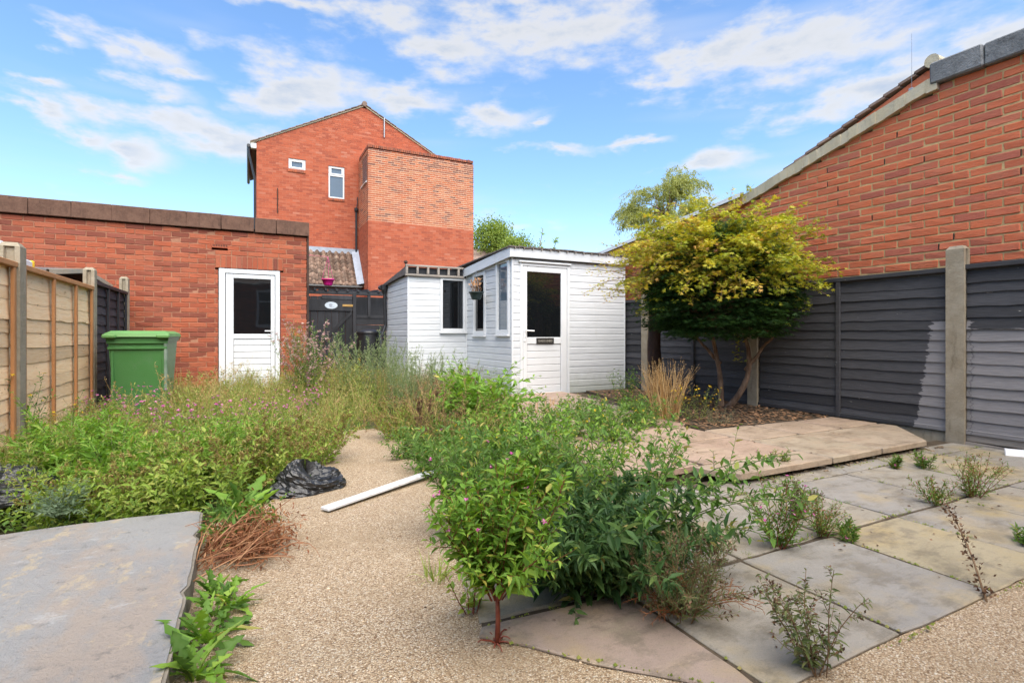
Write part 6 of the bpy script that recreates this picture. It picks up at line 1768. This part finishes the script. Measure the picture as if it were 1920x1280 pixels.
# ------------------------------------------------------------------ trees beyond
def far_tree(name, label, base, h, crown_c, crown_r, n, ll, mat, seed, weep=0., grp='trees beyond the houses', clumps=40):
    r = R_(seed); t = thing(name, label, 'tree', tuple(base), grp); base = np.array(base, float); C = np.array(crown_c, float); CR = np.array(crown_r, float)
    g = Geo(); P = np.array([base, base * .7 + (C - (0, 0, CR[2] * .6)) * .3, C - (0, 0, CR[2] * .5), C + (0, 0, CR[2] * .4)]); g.tube(P, [h * .022, h * .018, h * .012, h * .004], 8)
    cl = []
    for i in range(clumps):
        d = unit(r.normal(0, 1, 3)); f = r.uniform(.35, 1.0) ** .6; c = C + d * CR * f; cl.append((c, d)); s = P[1] + (P[3] - P[1]) * r.uniform(.2, .95); m = (s + c) / 2 + (0, 0, .1 * h * .1); g.tube(np.array([s, m, c]), [h * .006, h * .004, h * .0015], 5)
    part('trunk', g, MAT['bark'], t, smooth=True)
    g = Geo(); k = n // clumps
    for c, d in cl:
        if weep:
            for s in range(14):
                b = c + r.normal(0, .22, 3) * CR * .5; Pq = grow(r, b, (d[0] * .4, d[1] * .4, .2), weep * r.uniform(.5, 1.2), 7, .15, .75); m = max(6, k // 14); q, dd = along(Pq, r.random(m)); q = q + r.normal(0, .03, q.shape)
                add_leaves(g, q, unit(dd * .6 + r.normal(0, .5, dd.shape) - (0, 0, .4)), ll * r.uniform(.7, 1.3, m), ll * .28, np.clip(r.normal(.5, .22, m), 0, 1), 'diamond', 0, 1, r)
        else:
            sc = r.uniform(.18, .32); q = c + r.normal(0, 1, (k, 3)) * CR * sc; add_leaves(g, q, r.normal(0, 1, (k, 3)) + (0, 0, -.2), ll * r.uniform(.6, 1.3, k), ll * .7, np.clip(r.normal(.5, .22, k), 0, 1), 'diamond', 0, 1, r)
    part('crown', g, MAT[mat], t, kind='stuff')


def at(px, py, d): q = spot(px, d); return np.array([q[0], q[1], CAMZ + (HOR - py) * d / FPX])


c = at(1252, 402, 20); far_tree('willow_tree', 'feathery weeping willow beyond the flank house roof', (c[0], c[1], -.05), 6.5, c + (0, 0, -.1), (1.5, 1.5, 1.3), 38000, .10, 'willow_leaf', 300, weep=1.0, clumps=46)
c = at(925, 452, 40); far_tree('garden_tree', 'leafy green tree beyond the distant roof', (c[0], c[1], -.05), 8, c, (1.9, 1.6, 1.35), 9000, .16, 'tree_leaf', 301, clumps=34)
c = at(965, 470, 37); far_tree('garden_tree', 'lower dark green tree right of the distant roof', (c[0], c[1], -.05), 6, c, (1.2, 1.2, .9), 5000, .14, 'tree_leaf', 302, clumps=26)
# big-leaved fig shoots rising behind the shed roof
r = R_(303); c = at(1000, 455, 12.5); t = thing('fig_tree', 'big-leaved fig shoots showing over the shed roof', 'tree', (c[0], c[1], -.05)); g = Geo(); lf = Geo()
for i in range(9):
    e = c + np.array([r.normal(0, .42), r.normal(0, .3), r.normal(-.02, .10)]); b = np.array([c[0] - .1, c[1] + .2, 1.0]); P = np.array([b, (b + e) / 2 + (0, 0, .1), e]); g.tube(P, [.03, .015, .006], 6); n = 10; q, dd = along(P, r.uniform(.7, 1, n)); add_leaves(lf, q, side_dirs(r, dd, 1.2), .16 * r.uniform(.6, 1.1, n), .13, r.uniform(.4, 1, n), 'palm', 0, .5, r)
g.tube([(c[0], c[1] + .2, -.05), (c[0] - .05, c[1] + .2, .6), (c[0] - .1, c[1] + .2, 1.05)], [.07, .06, .045], 8); part('trunk', g, MAT['bark'], t, smooth=True); part('crown', lf, MAT['leaf_bright'], t, kind='stuff')

# ------------------------------------------------------------------ dry stalks and litter
r4 = np.random.default_rng(77)
P_dry = [herb(r4, .62, 4, .45, .04, .03, .005, 12, 'diamond', 4, .35, 6, .2, .7, .0016, .15, spike=.9, spike_n=26, spike_l=.010, k=3, stem_n=6, wob=.3) for _ in range(4)]
patch('dry_stalks', 'straw coloured dead seed stalks standing through the left bed', 'weeds', P_dry, [(-1.3, 3.6)] + LB[3:], 170, [MAT['stem_straw'], MAT['straw'], MAT['seed_brown']], .75, 1.2, hb_, 15, avoid=near_bin, tilt=.3)
patch('dry_stalks', 'pale dead stalks between the path end and the shed', 'weeds', P_dry, [(1.3, 3.6), (1.8, 3.6), (2.3, 5.6), (2.5, 6.5), (2.3, 8.2), (1.66, 6.0), (1.3, 5.2)], 70, [MAT['stem_straw'], MAT['straw'], MAT['dead_brown']], .7, 1.15, None, 16, tilt=.25)
lt_ = Geo(); n = 520
xy = np.stack([r4.uniform(-.15, 5.3, n * 3), r4.uniform(.8, 4.6, n * 3)], 1)
ed = np.abs(np.sin(xy[:, 0] * 3.1) * np.cos(xy[:, 1] * 4.3)); xy = xy[(ed + r4.random(n * 3) * .6) > .75]
zz = np.where((xy[:, 1] > 2.3) & (xy[:, 0] > 1.9), TZ + .004, .016)
keep = ~((xy[:, 1] > 2.25) & (xy[:, 0] > 1.25) & (xy[:, 0] < 1.95)); xy = xy[keep]; zz = zz[keep]; m = len(xy)
sz = r4.uniform(.006, .022, m); add_leaves(lt_, np.column_stack([xy, zz]), np.column_stack([r4.normal(0, 1, (m, 2)), r4.normal(0, .12, m)]), sz, sz * r4.uniform(.25, .7, m), r4.random(m), 'diamond', 0, .3, r4)
single('leaf_litter', lt_, MAT['dead_brown'], 'dry leaf fragments scattered over gravel and paving', 'leaf litter', kind='stuff')
rb = Geo()
for i in range(110):
    x = r4.uniform(2.65, 5.0); y = 2.21 - r4.normal(-.02, .03); s = r4.uniform(.003, .013) * (1 if r4.random() < .85 else 1.5)
    rb.cbox(-s, s, -s * .7, s * .7, -s * .4, s * .5, s * .22, float(r4.random()), jit=s * .18, xf=Matrix.Translation((x, y, .012 + s * .3)) @ Matrix.Rotation(r4.random() * 6.28, 4, 'Z') @ Matrix.Rotation(r4.normal(0, .3), 4, 'X'))
single('rubble', rb, MAT['soil_light'], 'crumbled mortar and stones along the front edge of the terrace', 'rubble', kind='stuff')
# loose stones shed by the aggregate
pb_ = Geo(); tmp = []
for v in range(10):
    q = Geo(); q.cbox(-1, 1, -.75, .75, -.5, .5, .42, float(v / 9), jit=.12); tmp.append(q)
for i in range(1500):
    x, y = (r4.uniform(-.12, 1.5), r4.uniform(.95, 3.6)) if r4.random() < .75 else (r4.uniform(1.3, 3.6), r4.uniform(.3, .86))
    if (x > .6 and y > .88 + max(0, .62 - (x - .6)) ) or not inside((x, y), gp): continue
    pb_.merge(tmp[int(r4.integers(10))], Mxy(x, y, .0015, r4.random() * 6.28, r4.uniform(.0015, .0045)))
single('loose_pebbles', pb_, MAT['pebble'], 'loose small stones lying on the gravel', 'pebbles', kind='stuff')
